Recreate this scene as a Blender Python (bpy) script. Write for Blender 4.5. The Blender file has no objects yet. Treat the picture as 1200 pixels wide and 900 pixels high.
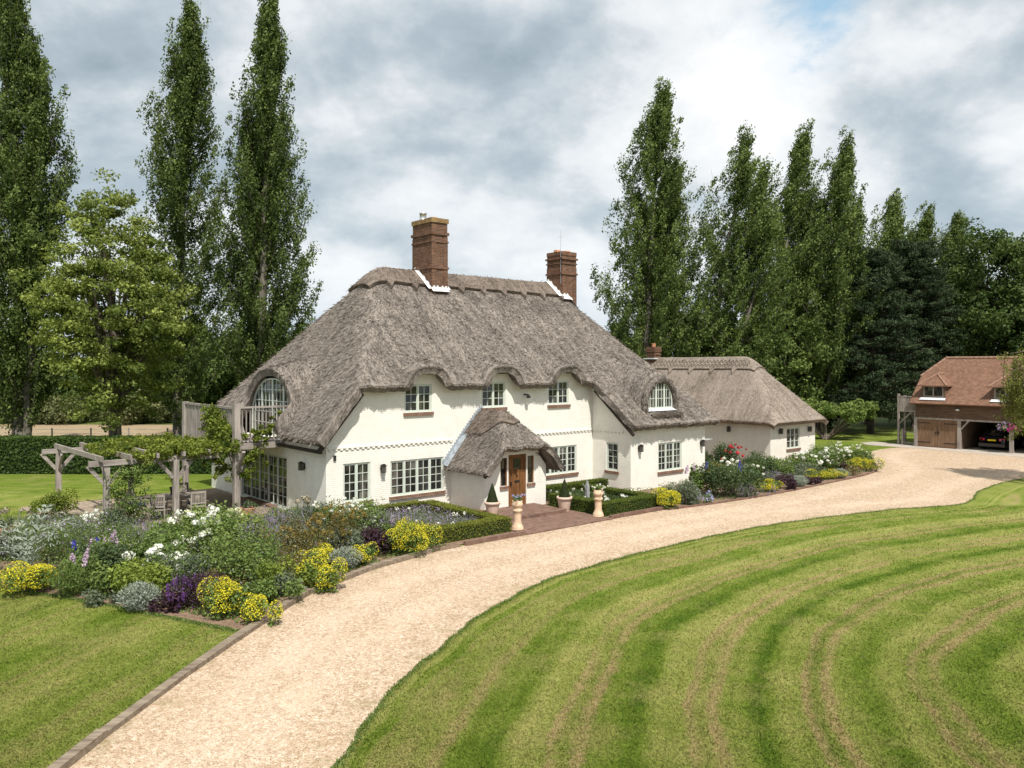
import bpy, math, random
import numpy as np
from mathutils import Vector
from mathutils.geometry import tessellate_polygon

random.seed(7)
RNG = np.random.default_rng(11)
R = math.radians
S = bpy.context.scene
COL = S.collection
PI = math.pi

# ------------------------------------------------------------------ camera
CAMH, FOC = 6.0, 935.0                      # camera height, focal length in photo pixels (1200 wide)
cam_d = bpy.data.cameras.new('camera')
cam = bpy.data.objects.new('camera', cam_d)
COL.objects.link(cam)
cam.location = (0, 0, CAMH)
cam.rotation_euler = (R(90), 0, 0)
cam_d.sensor_width = 36.0
cam_d.lens = FOC / 1200 * 36.0
cam_d.shift_y = -(450 - 428) / 1200.0
cam_d.clip_start = 0.1
cam_d.clip_end = 2000
S.camera = cam

# ------------------------------------------------------------------ sun and sky
SUN_EL = 57.0
SUN_AZ = math.atan2(0.335, -0.942)          # compass bearing of the sun from +Y towards +X
sun_dir = Vector((math.sin(SUN_AZ) * math.cos(R(SUN_EL)), math.cos(SUN_AZ) * math.cos(R(SUN_EL)), math.sin(R(SUN_EL))))
sl = bpy.data.lights.new('sun', 'SUN')
sl.energy = 5.0
sl.angle = R(0.55)
sl.color = (1.0, 0.95, 0.87)
sun = bpy.data.objects.new('sun', sl)
COL.objects.link(sun)
sun.location = sun_dir * 60
sun.rotation_euler = (-sun_dir).to_track_quat('-Z', 'Y').to_euler()

world = bpy.data.worlds.new('World')
S.world = world
world.use_nodes = True
S.view_settings.view_transform = 'Standard'
S.view_settings.look = 'None'
S.view_settings.exposure = 0.16
S.view_settings.gamma = 1.0
S.view_settings.use_curve_mapping = False
S.cycles.max_bounces = 6
S.cycles.diffuse_bounces = 3
S.cycles.glossy_bounces = 2
S.cycles.transmission_bounces = 3
S.cycles.transparent_max_bounces = 6
S.cycles.caustics_reflective = False
S.cycles.caustics_refractive = False


class NT:
    """small wrapper round a node tree"""
    def __init__(s, tree):
        s.t = tree
        s.n = tree.nodes
        s.n.clear()

    def add(s, typ, ins=None, **kw):
        nd = s.n.new(typ)
        for k, v in kw.items():
            setattr(nd, k, v)
        if ins:
            for k, v in ins.items():
                s.put(nd, k, v)
        return nd

    def put(s, nd, k, v):
        sock = nd.inputs[k]
        if isinstance(v, bpy.types.NodeSocket):
            s.t.links.new(v, sock)
        elif isinstance(v, bpy.types.Node):
            s.t.links.new(v.outputs[0], sock)
        else:
            sock.default_value = v

    def math(s, op, a, b=None, c=None, clamp=False):
        nd = s.n.new('ShaderNodeMath')
        nd.operation = op
        nd.use_clamp = clamp
        s.put(nd, 0, a)
        if b is not None:
            s.put(nd, 1, b)
        if c is not None:
            s.put(nd, 2, c)
        return nd.outputs[0]

    def vmath(s, op, a, b=None):
        nd = s.n.new('ShaderNodeVectorMath')
        nd.operation = op
        s.put(nd, 0, a)
        if b is not None:
            s.put(nd, 1, b)
        return nd.outputs[0]

    def ramp(s, fac, stops, interp='LINEAR'):
        nd = s.n.new('ShaderNodeValToRGB')
        cr = nd.color_ramp
        cr.interpolation = interp
        while len(cr.elements) > 1:
            cr.elements.remove(cr.elements[-1])
        for i, (p, c) in enumerate(stops):
            e = cr.elements[0] if i == 0 else cr.elements.new(p)
            e.position = p
            if not hasattr(c, '__len__'):
                c = (c, c, c)
            e.color = (*c[:3], 1)
        s.put(nd, 'Fac', fac)
        return nd.outputs[0]

    def noise(s, vec, scale, detail=3.0, rough=0.55, dist=0.0):
        nd = s.add('ShaderNodeTexNoise', {'Scale': scale, 'Detail': detail, 'Roughness': rough, 'Distortion': dist})
        if vec is not None:
            s.put(nd, 'Vector', vec)
        return nd.outputs['Fac']

    def mix(s, fac, a, b, blend='MIX'):
        nd = s.n.new('ShaderNodeMix')
        nd.data_type = 'RGBA'
        nd.blend_type = blend
        s.put(nd, 0, fac)
        for i, v in ((6, a), (7, b)):
            if isinstance(v, (bpy.types.NodeSocket, bpy.types.Node)):
                s.put(nd, i, v)
            else:
                nd.inputs[i].default_value = (*v[:3], 1)
        return nd.outputs[2]

    def scale(s, vec, sc):
        nd = s.n.new('ShaderNodeMapping')
        nd.inputs['Scale'].default_value = sc
        s.put(nd, 'Vector', vec)
        return nd.outputs[0]


CLOUD_AT = (-4.0, 3.14, 0.0)


def build_world():
    n = NT(world.node_tree)
    out = n.add('ShaderNodeOutputWorld')
    bg = n.add('ShaderNodeBackground', {'Strength': 0.115})
    n.t.links.new(bg.outputs[0], out.inputs[0])
    sky = n.add('ShaderNodeTexSky', sky_type='NISHITA', sun_disc=False, sun_elevation=R(SUN_EL), sun_rotation=SUN_AZ,
                altitude=60.0, air_density=1.0, dust_density=1.6, ozone_density=1.0)
    tc = n.add('ShaderNodeTexCoord')
    sep = n.add('ShaderNodeSeparateXYZ', {0: tc.outputs['Generated']})
    z = n.math('MAXIMUM', sep.outputs[2], 0.0)
    den = n.math('ADD', z, 0.50)
    px = n.math('DIVIDE', sep.outputs[0], den)
    py = n.math('DIVIDE', sep.outputs[1], den)
    cv = n.add('ShaderNodeCombineXYZ', {0: px, 1: py, 2: 3.7})
    p = cv.outputs[0]
    def dens(q):
        lo = n.noise(q, 1.45, 2.0, 0.5, 0.25)
        hi = n.noise(n.vmath('ADD', q, (5.3, 1.7, 0.4)), 4.2, 9.0, 0.57, 0.12)
        return n.math('ADD', n.math('MULTIPLY', lo, 0.60), n.math('MULTIPLY', hi, 0.40))
    q0 = n.vmath('ADD', p, CLOUD_AT)
    d0 = dens(q0)
    d1 = dens(n.vmath('ADD', q0, (0.02, -0.11, 0.0)))
    # tops of the heaps catch the sun, their undersides are flat and grey
    relief = n.math('SUBTRACT', d0, d1)
    val = n.math('ADD', n.math('MULTIPLY', relief, 3.5), n.math('MULTIPLY', n.math('SUBTRACT', 0.5, d0), 1.5))
    val = n.math('ADD', val, 0.59)
    ccol = n.ramp(val, [(0.12, (2.6, 3.25, 3.75)), (0.36, (3.65, 4.3, 4.85)), (0.52, (5.0, 5.5, 5.9)), (0.64, (6.4, 6.7, 6.95)), (0.90, (8.0, 8.05, 8.1))])
    mask = n.ramp(d0, [(0.30, 0.0), (0.345, 0.8), (0.39, 1.0)])
    # towards the horizon the cloud thins to a pale blue
    hz3 = n.mix(n.ramp(z, [(0.0, 0.55), (0.12, 0.22), (0.3, 0.0)]), ccol, (4.9, 6.0, 6.6))
    skyb = n.mix(0.75, sky.outputs[0], (3.6, 5.6, 7.2))
    col = n.mix(mask, skyb, hz3)
    n.put(bg, 'Color', col)


build_world()

# ------------------------------------------------------------------ materials
MATS = {}


def new_mat(name, fn):
    m = bpy.data.materials.new(name)
    m.use_nodes = True
    n = NT(m.node_tree)
    out = n.add('ShaderNodeOutputMaterial')
    sh = fn(n)
    n.t.links.new(sh, out.inputs[0])
    MATS[name] = m
    return m


def pbr(n, col, rough=0.7, bump=None, bstr=0.3, bdist=0.02, spec=0.3, metal=0.0):
    b = n.add('ShaderNodeBsdfPrincipled')
    n.put(b, 'Base Color', col if not isinstance(col, tuple) else (*col[:3], 1))
    n.put(b, 'Roughness', rough)
    n.put(b, 'Specular IOR Level', spec)
    n.put(b, 'Metallic', metal)
    if bump is not None:
        bp = n.add('ShaderNodeBump', {'Strength': bstr, 'Distance': bdist, 'Height': bump})
        n.put(b, 'Normal', bp.outputs[0])
    return b.outputs[0]


def obj_co(n):
    return n.add('ShaderNodeTexCoord').outputs['Object']


def uv_co(n):
    return n.add('ShaderNodeTexCoord').outputs['UV']


def m_plain(name, col, rough=0.6, var=0.15, scale=6.0, bump=0.15, spec=0.3, metal=0.0):
    def f(n):
        co = obj_co(n)
        k = n.noise(co, scale, 5.0, 0.6)
        lo = tuple(c * (1 - var) for c in col)
        hi = tuple(min(1, c * (1 + var)) for c in col)
        return pbr(n, n.ramp(k, [(0.3, lo), (0.7, hi)]), rough, n.noise(co, scale * 5, 3.0), bump, 0.01, spec, metal)
    return new_mat(name, f)


def m_wall(name, col):
    def f(n):
        uv = uv_co(n)
        br = n.add('ShaderNodeTexBrick', {'Vector': uv, 'Color1': (1, 1, 1, 1), 'Color2': (0.82, 0.82, 0.82, 1), 'Mortar': (0.25, 0.25, 0.25, 1),
                                          'Scale': 1.0, 'Mortar Size': 0.012, 'Mortar Smooth': 0.6, 'Bias': 0.0, 'Brick Width': 0.24, 'Row Height': 0.078})
        co = obj_co(n)
        nz = n.noise(co, 2.2, 6.0, 0.65)
        st = n.noise(n.scale(co, (3.0, 3.0, 0.5)), 1.6, 5.0, 0.7)
        base = n.ramp(nz, [(0.3, tuple(c * 0.88 for c in col)), (0.65, col)])
        base = n.mix(n.ramp(st, [(0.62, 0.0), (0.8, 0.2)]), base, (0.55, 0.52, 0.44))
        base = n.mix(n.math('MULTIPLY', n.math('SUBTRACT', 1.0, n.ramp(br.outputs['Color'], [(0.2, 0.0), (1.0, 1.0)])), 0.12), base, (0.5, 0.47, 0.4))
        h = n.math('ADD', br.outputs['Color'], n.math('MULTIPLY', n.noise(co, 30.0, 4.0), 0.5))
        return pbr(n, base, 0.75, h, 0.5, 0.016, 0.25)
    return new_mat(name, f)


def m_thatch(name, dark, mid, light):
    def f(n):
        uv = uv_co(n)
        fib = n.noise(n.scale(uv, (28.0, 3.2, 1.0)), 1.0, 5.0, 0.7, 0.2)
        stk = n.noise(n.scale(uv, (3.2, 0.35, 1.0)), 1.0, 5.0, 0.65)
        spk = n.noise(n.scale(uv, (13.0, 8.0, 1.0)), 1.0, 3.0, 0.6)
        big = n.noise(n.scale(uv, (0.75, 0.42, 1.0)), 1.0, 6.0, 0.68)
        band = n.noise(n.scale(uv, (0.25, 1.9, 1.0)), 1.0, 4.0, 0.6)
        v = n.math('ADD', n.math('MULTIPLY', fib, 0.55), n.math('MULTIPLY', spk, 0.45))
        col = n.ramp(v, [(0.37, dark), (0.50, mid), (0.63, light)])
        w = n.math('ADD', n.math('MULTIPLY', big, 0.6), n.math('MULTIPLY', band, 0.4))
        col = n.mix(n.ramp(w, [(0.40, 0.0), (0.62, 0.42)]), col, tuple(c * 1.05 for c in light))
        col = n.mix(n.ramp(stk, [(0.50, 0.0), (0.66, 0.40)]), col, light)
        col = n.mix(n.ramp(stk, [(0.34, 0.40), (0.48, 0.0)]), col, dark)
        col = n.mix(n.ramp(big, [(0.30, 0.45), (0.46, 0.0)]), col, (dark[0], dark[1] * 0.98, dark[2] * 0.92), 'MIX')
        return pbr(n, col, 0.92, n.math('ADD', v, n.math('MULTIPLY', band, 0.3)), 0.9, 0.05, 0.1)
    return new_mat(name, f)


def m_brick(name, c1, c2, mortar, bw=0.225, rh=0.075, ms=0.011, lichen=None):
    def f(n):
        uv = uv_co(n)
        br = n.add('ShaderNodeTexBrick', {'Vector': uv, 'Color1': (*c1, 1), 'Color2': (*c2, 1), 'Mortar': (*mortar, 1),
                                          'Scale': 1.0, 'Mortar Size': ms, 'Mortar Smooth': 0.3, 'Brick Width': bw, 'Row Height': rh})
        co = obj_co(n)
        nz = n.noise(co, 3.5, 6.0, 0.65)
        col = n.mix(n.ramp(nz, [(0.35, 0.55), (0.6, 0.0)]), br.outputs['Color'], tuple(c * 0.35 for c in c1))
        if lichen:
            col = n.mix(n.ramp(n.noise(co, 5.0, 5.0, 0.7), [(0.5, 0.0), (0.68, 0.7)]), col, lichen)
        h = n.math('SUBTRACT', n.math('MULTIPLY', n.noise(co, 40.0, 3.0), 0.4), br.outputs['Fac'])
        return pbr(n, col, 0.85, h, 0.5, 0.012, 0.2)
    return new_mat(name, f)


def m_wood(name, dark, light, sc=1.0, axis=2):
    def f(n):
        co = obj_co(n)
        s3 = [14.0 * sc, 14.0 * sc, 14.0 * sc]
        s3[axis] = 1.2 * sc
        g = n.noise(n.scale(co, tuple(s3)), 1.0, 5.0, 0.65, 0.4)
        b = n.noise(co, 1.3, 4.0, 0.6)
        v = n.math('ADD', n.math('MULTIPLY', g, 0.7), n.math('MULTIPLY', b, 0.3))
        col = n.ramp(v, [(0.33, dark), (0.62, light)])
        return pbr(n, col, 0.82, g, 0.4, 0.01, 0.2)
    return new_mat(name, f)


def m_leaf(name, dark, light, trans=0.26, rough=0.6, spec=0.16):
    def f(n):
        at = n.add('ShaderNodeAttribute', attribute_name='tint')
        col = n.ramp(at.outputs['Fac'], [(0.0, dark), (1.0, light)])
        p = pbr(n, col, rough, None, spec=spec)
        tr = n.add('ShaderNodeBsdfTranslucent', {'Color': n.mix(0.5, col, (light[0] * 1.25, light[1] * 1.25, light[2] * 0.7))})
        mx = n.add('ShaderNodeMixShader', {0: trans, 1: p, 2: tr.outputs[0]})
        return mx.outputs[0]
    return new_mat(name, f)


def m_bark(name, dark, light):
    def f(n):
        co = obj_co(n)
        g = n.noise(n.scale(co, (7.0, 7.0, 1.6)), 1.0, 6.0, 0.7, 0.6)
        return pbr(n, n.ramp(g, [(0.32, dark), (0.66, light)]), 0.9, g, 0.8, 0.04, 0.15)
    return new_mat(name, f)


m_wall('wall_paint', (0.87, 0.84, 0.765))
m_wall('annexe_paint', (0.82, 0.79, 0.71))
m_thatch('thatch', (0.035, 0.029, 0.025), (0.136, 0.115, 0.100), (0.360, 0.316, 0.276))
m_thatch('thatch_ridge', (0.05, 0.040, 0.033), (0.135, 0.107, 0.088), (0.27, 0.225, 0.19))
m_thatch('thatch_new', (0.085, 0.068, 0.055), (0.20, 0.163, 0.133), (0.36, 0.305, 0.255))
m_brick('brick_chimney', (0.215, 0.095, 0.052), (0.090, 0.044, 0.030), (0.22, 0.17, 0.13))
m_brick('brick_lichen', (0.30, 0.18, 0.075), (0.17, 0.085, 0.045), (0.35, 0.27, 0.15), lichen=(0.36, 0.27, 0.10))
m_brick('brick_sill', (0.25, 0.135, 0.095), (0.19, 0.105, 0.075), (0.36, 0.27, 0.2), bw=0.11, rh=0.3)
m_brick('brick_paving', (0.235, 0.140, 0.105), (0.165, 0.098, 0.076), (0.22, 0.16, 0.12), bw=0.22, rh=0.11, ms=0.008)
m_brick('roof_tiles', (0.300, 0.168, 0.108), (0.200, 0.110, 0.073), (0.10, 0.055, 0.04), bw=0.17, rh=0.10, ms=0.012)
m_brick('stone_paving', (0.36, 0.29, 0.22), (0.29, 0.23, 0.17), (0.2, 0.16, 0.12), bw=0.6, rh=0.45, ms=0.012)
m_plain('sage_paint', (0.58, 0.625, 0.56), 0.45, 0.05, 4.0, 0.05)
m_plain('white_paint', (0.8, 0.8, 0.78), 0.5, 0.05, 4.0, 0.05)
m_plain('lead', (0.62, 0.65, 0.68), 0.5, 0.12, 5.0, 0.15)
m_plain('lead_grey', (0.33, 0.37, 0.41), 0.5, 0.2, 5.0, 0.15)
m_plain('black_metal', (0.025, 0.023, 0.022), 0.45, 0.2)
m_plain('galvanised', (0.55, 0.57, 0.58), 0.35, 0.1, 5.0, 0.1, 0.5, 0.7)
m_plain('terracotta', (0.50, 0.24, 0.135), 0.8, 0.25, 9.0, 0.3)
m_plain('tile_clay', (0.26, 0.155, 0.11), 0.85, 0.35, 5.0, 0.3)
m_plain('pale_terracotta', (0.62, 0.47, 0.38), 0.85, 0.16, 7.0, 0.4)
m_plain('cream_clay', (0.62, 0.45, 0.31), 0.8, 0.18, 7.0, 0.3)
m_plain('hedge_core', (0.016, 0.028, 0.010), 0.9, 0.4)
m_plain('soil', (0.20, 0.135, 0.092), 0.95, 0.45, 7.0, 1.0)
m_plain('concrete', (0.40, 0.355, 0.30), 0.9, 0.18, 1.2, 0.5)
m_plain('navy_cloth', (0.015, 0.022, 0.085), 0.8, 0.2)
m_plain('dark_brown_and_shade', (0.035, 0.027, 0.021), 0.8, 0.3)
m_plain('slate_stone', (0.30, 0.30, 0.30), 0.8, 0.2)
m_plain('lamp_glass', (0.09, 0.085, 0.075), 0.12, 0.2)
m_plain('dark_interior', (0.022, 0.018, 0.015), 0.95, 0.2)
m_plain('white_plastic', (0.75, 0.75, 0.73), 0.4, 0.05)
m_plain('car_paint', (0.012, 0.013, 0.018), 0.22, 0.05, 3.0, 0.0, 0.6)
m_plain('car_paint_red', (0.14, 0.010, 0.012), 0.22, 0.05, 3.0, 0.0, 0.6)
m_plain('car_light', (0.55, 0.02, 0.05), 0.2, 0.1, 3.0, 0.0, 0.6)
m_plain('plate_yellow', (0.80, 0.58, 0.02), 0.5, 0.03, 3.0, 0.0)
m_plain('rubber', (0.02, 0.02, 0.02), 0.85, 0.1)
m_wood('oak_grey', (0.15, 0.128, 0.112), (0.40, 0.355, 0.318))
m_wood('oak_grey_beam', (0.15, 0.128, 0.112), (0.40, 0.355, 0.318), axis=0)
m_wood('oak_door', (0.045, 0.021, 0.009), (0.27, 0.125, 0.046))
m_wood('barn_door', (0.12, 0.070, 0.042), (0.255, 0.160, 0.10))
m_wood('weatherboard', (0.060, 0.038, 0.026), (0.17, 0.112, 0.076), axis=0)
m_wood('teak_grey', (0.20, 0.175, 0.15), (0.42, 0.38, 0.33))
m_wood('sleeper', (0.085, 0.06, 0.043), (0.29, 0.235, 0.175), sc=0.7, axis=0)
m_bark('bark', (0.045, 0.036, 0.028), (0.20, 0.165, 0.13))
m_bark('bark_pale', (0.06, 0.052, 0.042), (0.23, 0.205, 0.17))
m_bark('bark_dark', (0.03, 0.024, 0.018), (0.11, 0.09, 0.07))


def f_glass(n):
    co = obj_co(n)
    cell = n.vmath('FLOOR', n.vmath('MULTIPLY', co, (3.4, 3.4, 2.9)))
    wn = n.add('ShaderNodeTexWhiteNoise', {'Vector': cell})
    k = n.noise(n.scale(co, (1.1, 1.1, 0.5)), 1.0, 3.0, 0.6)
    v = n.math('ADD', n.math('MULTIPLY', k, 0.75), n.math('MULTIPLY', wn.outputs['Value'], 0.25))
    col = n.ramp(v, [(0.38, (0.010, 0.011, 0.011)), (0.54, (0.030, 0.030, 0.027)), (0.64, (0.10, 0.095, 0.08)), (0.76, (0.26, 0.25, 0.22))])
    b = n.add('ShaderNodeBsdfPrincipled', {'Base Color': col, 'Roughness': 0.03, 'Specular IOR Level': 0.55})
    geo = n.add('ShaderNodeNewGeometry')
    off = n.vmath('MULTIPLY', n.vmath('SUBTRACT', wn.outputs['Color'], (0.5, 0.5, 0.5)), (0.16, 0.16, 0.16))
    n.put(b, 'Normal', n.vmath('NORMALIZE', n.vmath('ADD', geo.outputs['Normal'], off)))
    return b.outputs[0]


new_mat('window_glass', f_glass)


def f_gravel(n):
    co = obj_co(n)
    v1 = n.add('ShaderNodeTexVoronoi', {'Vector': co, 'Scale': 40.0})
    v2 = n.add('ShaderNodeTexVoronoi', {'Vector': co, 'Scale': 15.0})
    sp = n.add('ShaderNodeSeparateColor', {0: v1.outputs['Color']})
    sp2 = n.add('ShaderNodeSeparateColor', {0: v2.outputs['Color']})
    k = n.math('ADD', n.math('MULTIPLY', sp.outputs[0], 0.6), n.math('MULTIPLY', sp2.outputs[1], 0.4))
    col = n.ramp(k, [(0.08, (0.26, 0.170, 0.105)), (0.3, (0.44, 0.325, 0.222)), (0.6, (0.565, 0.435, 0.315)), (0.92, (0.76, 0.64, 0.51))])
    gap = n.ramp(v1.outputs['Distance'], [(0.35, 0.0), (0.75, 0.5)])
    col = n.mix(gap, col, (0.20, 0.13, 0.075))
    big = n.noise(co, 0.45, 5.0, 0.6)
    col = n.mix(n.ramp(big, [(0.45, 0.0), (0.72, 0.28)]), col, (0.40, 0.29, 0.18))
    at = n.add('ShaderNodeAttribute', attribute_name='edge')
    # wheel tracks: two paler, firmer lines where the stones are pressed in
    tk = n.ramp(at.outputs['Fac'], [(0.09, 0.0), (0.13, 1.0), (0.18, 1.0), (0.23, 0.0)])
    tk = n.math('MULTIPLY', tk, n.ramp(n.noise(co, 0.8, 5.0, 0.65), [(0.35, 0.1), (0.6, 1.0)]))
    col = n.mix(n.math('MULTIPLY', tk, 0.30), col, (0.68, 0.55, 0.42))
    md = n.math('MULTIPLY', n.ramp(at.outputs['Fac'], [(0.23, 0.0), (0.27, 1.0)]), n.ramp(n.noise(co, 1.1, 6.0, 0.7), [(0.45, 0.0), (0.65, 1.0)]))
    col = n.mix(n.math('MULTIPLY', md, 0.22), col, (0.33, 0.25, 0.15))
    wn = n.noise(co, 1.6, 5.0, 0.7)
    wm = n.math('MULTIPLY', n.ramp(at.outputs['Fac'], [(0.0, 1.0), (0.09, 0.0)]), n.ramp(wn, [(0.50, 0.0), (0.66, 0.75)]))
    col = n.mix(wm, col, (0.20, 0.17, 0.075))
    wn2 = n.noise(co, 0.55, 6.0, 0.72)
    col = n.mix(n.ramp(wn2, [(0.64, 0.0), (0.76, 0.4)]), col, (0.25, 0.2, 0.10))
    h = n.math('ADD', n.math('SUBTRACT', 1.0, v1.outputs['Distance']), n.math('MULTIPLY', big, 0.6))
    return pbr(n, col, 0.9, h, 0.6, 0.02, 0.2)


new_mat('gravel', f_gravel)


def f_lawn(n):
    co = obj_co(n)
    at = n.add('ShaderNodeAttribute', attribute_name='mow')
    at2 = n.add('ShaderNodeAttribute', attribute_name='wear')
    wob = n.math('MULTIPLY', n.math('SUBTRACT', n.noise(co, 0.15, 2.0, 0.5), 0.5), 1.2)
    jag = n.math('MULTIPLY', n.math('SUBTRACT', n.noise(co, 3.5, 5.0, 0.7), 0.5), 0.34)
    d = n.math('ADD', n.math('ADD', at.outputs['Fac'], wob), jag)
    fine = n.noise(co, 11.0, 6.0, 0.72)
    grain = n.noise(co, 42.0, 3.0, 0.7)
    pat = n.noise(co, 0.7, 6.0, 0.68)
    pat2 = n.noise(n.vmath('ADD', co, (13.0, 4.0, 0.0)), 0.3, 5.0, 0.6)
    f1 = n.math('FRACT', n.math('DIVIDE', d, 2.05))
    # one round of the mower: lush strip, pale strip laid the other way, a pair of scuffed wheel lines
    base = n.ramp(f1, [(0.0, 0.34), (0.06, 0.06), (0.15, 0.0), (0.22, 0.55), (0.30, 0.92), (0.48, 0.78), (0.58, 0.42), (0.70, 0.55), (0.80, 0.62), (0.90, 0.50), (1.0, 0.30)])
    n1 = n.noise(n.add('ShaderNodeCombineXYZ', {0: d, 1: 3.3, 2: 0.0}).outputs[0], 1.7, 3.0, 0.6)
    amp = n.ramp(at2.outputs['Fac'], [(0.0, 0.05), (0.12, 0.12), (0.40, 0.17), (0.42, 0.36), (1.0, 0.45)])
    amp = n.math('MULTIPLY', amp, n.ramp(pat2, [(0.32, 0.45), (0.55, 1.0)]))
    a = n.math('ADD', n.math('MULTIPLY', n.math('SUBTRACT', base, 0.48), amp), n.math('MULTIPLY_ADD', n1, 0.62, 0.20))
    a = n.math('SUBTRACT', a, n.ramp(at2.outputs['Fac'], [(0.115, 0.13), (0.2, 0.0)]))
    a = n.math('ADD', a, n.math('MULTIPLY', n.math('SUBTRACT', pat, 0.5), 0.75))
    a = n.math('ADD', a, n.math('MULTIPLY', n.math('SUBTRACT', fine, 0.5), 0.5))
    col = n.ramp(a, [(0.16, (0.066, 0.118, 0.010)), (0.40, (0.128, 0.180, 0.022)), (0.60, (0.205, 0.238, 0.050)), (0.85, (0.305, 0.300, 0.092))])
    track = n.ramp(f1, [(0.49, 0.0), (0.535, 1.0), (0.57, 0.9), (0.62, 0.25), (0.68, 0.25), (0.715, 0.9), (0.77, 1.0), (0.83, 0.0)])
    t = n.math('MULTIPLY', track, n.ramp(pat2, [(0.34, 0.25), (0.50, 1.0)]))
    t = n.math('MULTIPLY', t, n.ramp(fine, [(0.34, 0.25), (0.55, 1.0)]))
    t = n.math('MULTIPLY', t, n.ramp(pat, [(0.30, 0.3), (0.5, 1.0)]))
    t = n.math('MULTIPLY', t, at2.outputs['Fac'])
    col = n.mix(n.math('MULTIPLY', t, 0.80), col, (0.36, 0.250, 0.135))
    dry = n.ramp(n.noise(n.vmath('ADD', co, (3.0, 40.0, 0.0)), 0.6, 6.0, 0.72), [(0.50, 0.0), (0.70, 0.5)])
    col = n.mix(dry, col, (0.34, 0.29, 0.115))
    col = n.mix(n.ramp(grain, [(0.32, 0.14), (0.55, 0.0)]), col, (0.05, 0.075, 0.016))
    h = n.math('ADD', fine, n.math('MULTIPLY', grain, 0.7))
    return pbr(n, col, 0.9, h, 0.8, 0.04, 0.1)


new_mat('lawn', f_lawn)


def f_field(n):
    co = obj_co(n)
    k = n.noise(n.scale(co, (0.5, 2.0, 1.0)), 1.0, 6.0, 0.65)
    col = n.ramp(k, [(0.35, (0.24, 0.18, 0.105)), (0.65, (0.37, 0.285, 0.185))])
    return pbr(n, col, 0.95, n.noise(co, 9.0, 4.0), 0.8, 0.1, 0.1)


new_mat('dry_grass', f_field)


def f_meadow(n):
    co = obj_co(n)
    k = n.noise(co, 0.12, 6.0, 0.65)
    col = n.ramp(k, [(0.35, (0.055, 0.085, 0.018)), (0.65, (0.12, 0.15, 0.04))])
    return pbr(n, col, 0.95, n.noise(co, 5.0, 4.0), 0.6, 0.1, 0.1)


new_mat('meadow', f_meadow)

LEAF = {
    'poplar': ((0.030, 0.054, 0.012), (0.165, 0.218, 0.062)),
    'poplar_far': ((0.036, 0.064, 0.014), (0.190, 0.250, 0.072)),
    'maple': ((0.058, 0.090, 0.016), (0.32, 0.37, 0.095)),
    'oak': ((0.028, 0.054, 0.015), (0.115, 0.165, 0.045)),
    'pine': ((0.018, 0.033, 0.015), (0.066, 0.096, 0.042)),
    'bright': ((0.055, 0.090, 0.020), (0.200, 0.260, 0.075)),
    'scrub': ((0.070, 0.085, 0.032), (0.20, 0.215, 0.090)),
    'weep': ((0.10, 0.12, 0.025), (0.27, 0.29, 0.075)),
    'vine': ((0.060, 0.095, 0.014), (0.24, 0.28, 0.045)),
    'box': ((0.045, 0.075, 0.012), (0.15, 0.19, 0.032)),
    'box_gold': ((0.075, 0.105, 0.014), (0.26, 0.27, 0.045)),
    'hedge': ((0.030, 0.060, 0.014), (0.095, 0.150, 0.035)),
    'topiary': ((0.022, 0.045, 0.012), (0.075, 0.11, 0.030)),
    'green': ((0.060, 0.105, 0.024), (0.215, 0.290, 0.080)),
    'lime': ((0.085, 0.125, 0.020), (0.27, 0.33, 0.060)),
    'dark': ((0.035, 0.062, 0.025), (0.125, 0.172, 0.070)),
    'grey_green': ((0.085, 0.115, 0.070), (0.25, 0.285, 0.195)),
    'silver': ((0.16, 0.19, 0.15), (0.38, 0.42, 0.36)),
    'plum': ((0.028, 0.015, 0.022), (0.105, 0.055, 0.075)),
    'bronze': ((0.075, 0.070, 0.020), (0.20, 0.165, 0.050)),
    'yellow_fl': ((0.34, 0.32, 0.015), (0.70, 0.61, 0.040)),
    'white_fl': ((0.60, 0.62, 0.50), (0.86, 0.86, 0.80)),
    'cream_fl': ((0.45, 0.50, 0.25), (0.78, 0.76, 0.52)),
    'mauve_fl': ((0.20, 0.15, 0.27), (0.42, 0.34, 0.50)),
    'violet_fl': ((0.055, 0.020, 0.10), (0.17, 0.075, 0.26)),
    'blue_fl': ((0.03, 0.03, 0.22), (0.10, 0.10, 0.50)),
    'lilac_fl': ((0.24, 0.24, 0.48), (0.45, 0.45, 0.72)),
    'pink_fl': ((0.36, 0.25, 0.36), (0.60, 0.46, 0.58)),
    'red_fl': ((0.38, 0.015, 0.02), (0.66, 0.05, 0.06)),
    'magenta_fl': ((0.52, 0.03, 0.26), (0.78, 0.14, 0.46)),
    'gold_fl': ((0.45, 0.26, 0.03), (0.68, 0.46, 0.09)),
    'fresh': ((0.085, 0.135, 0.030), (0.26, 0.34, 0.095)),
    'rust_fl': ((0.13, 0.10, 0.024), (0.27, 0.20, 0.055)),
    'seed_hd': ((0.22, 0.19, 0.12), (0.42, 0.38, 0.28)),
}
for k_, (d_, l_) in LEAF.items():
    m_leaf('leaf_' + k_, d_, l_, 0.10 if k_.endswith('_fl') or k_ in ('seed_hd', 'pine') else 0.27)


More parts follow.
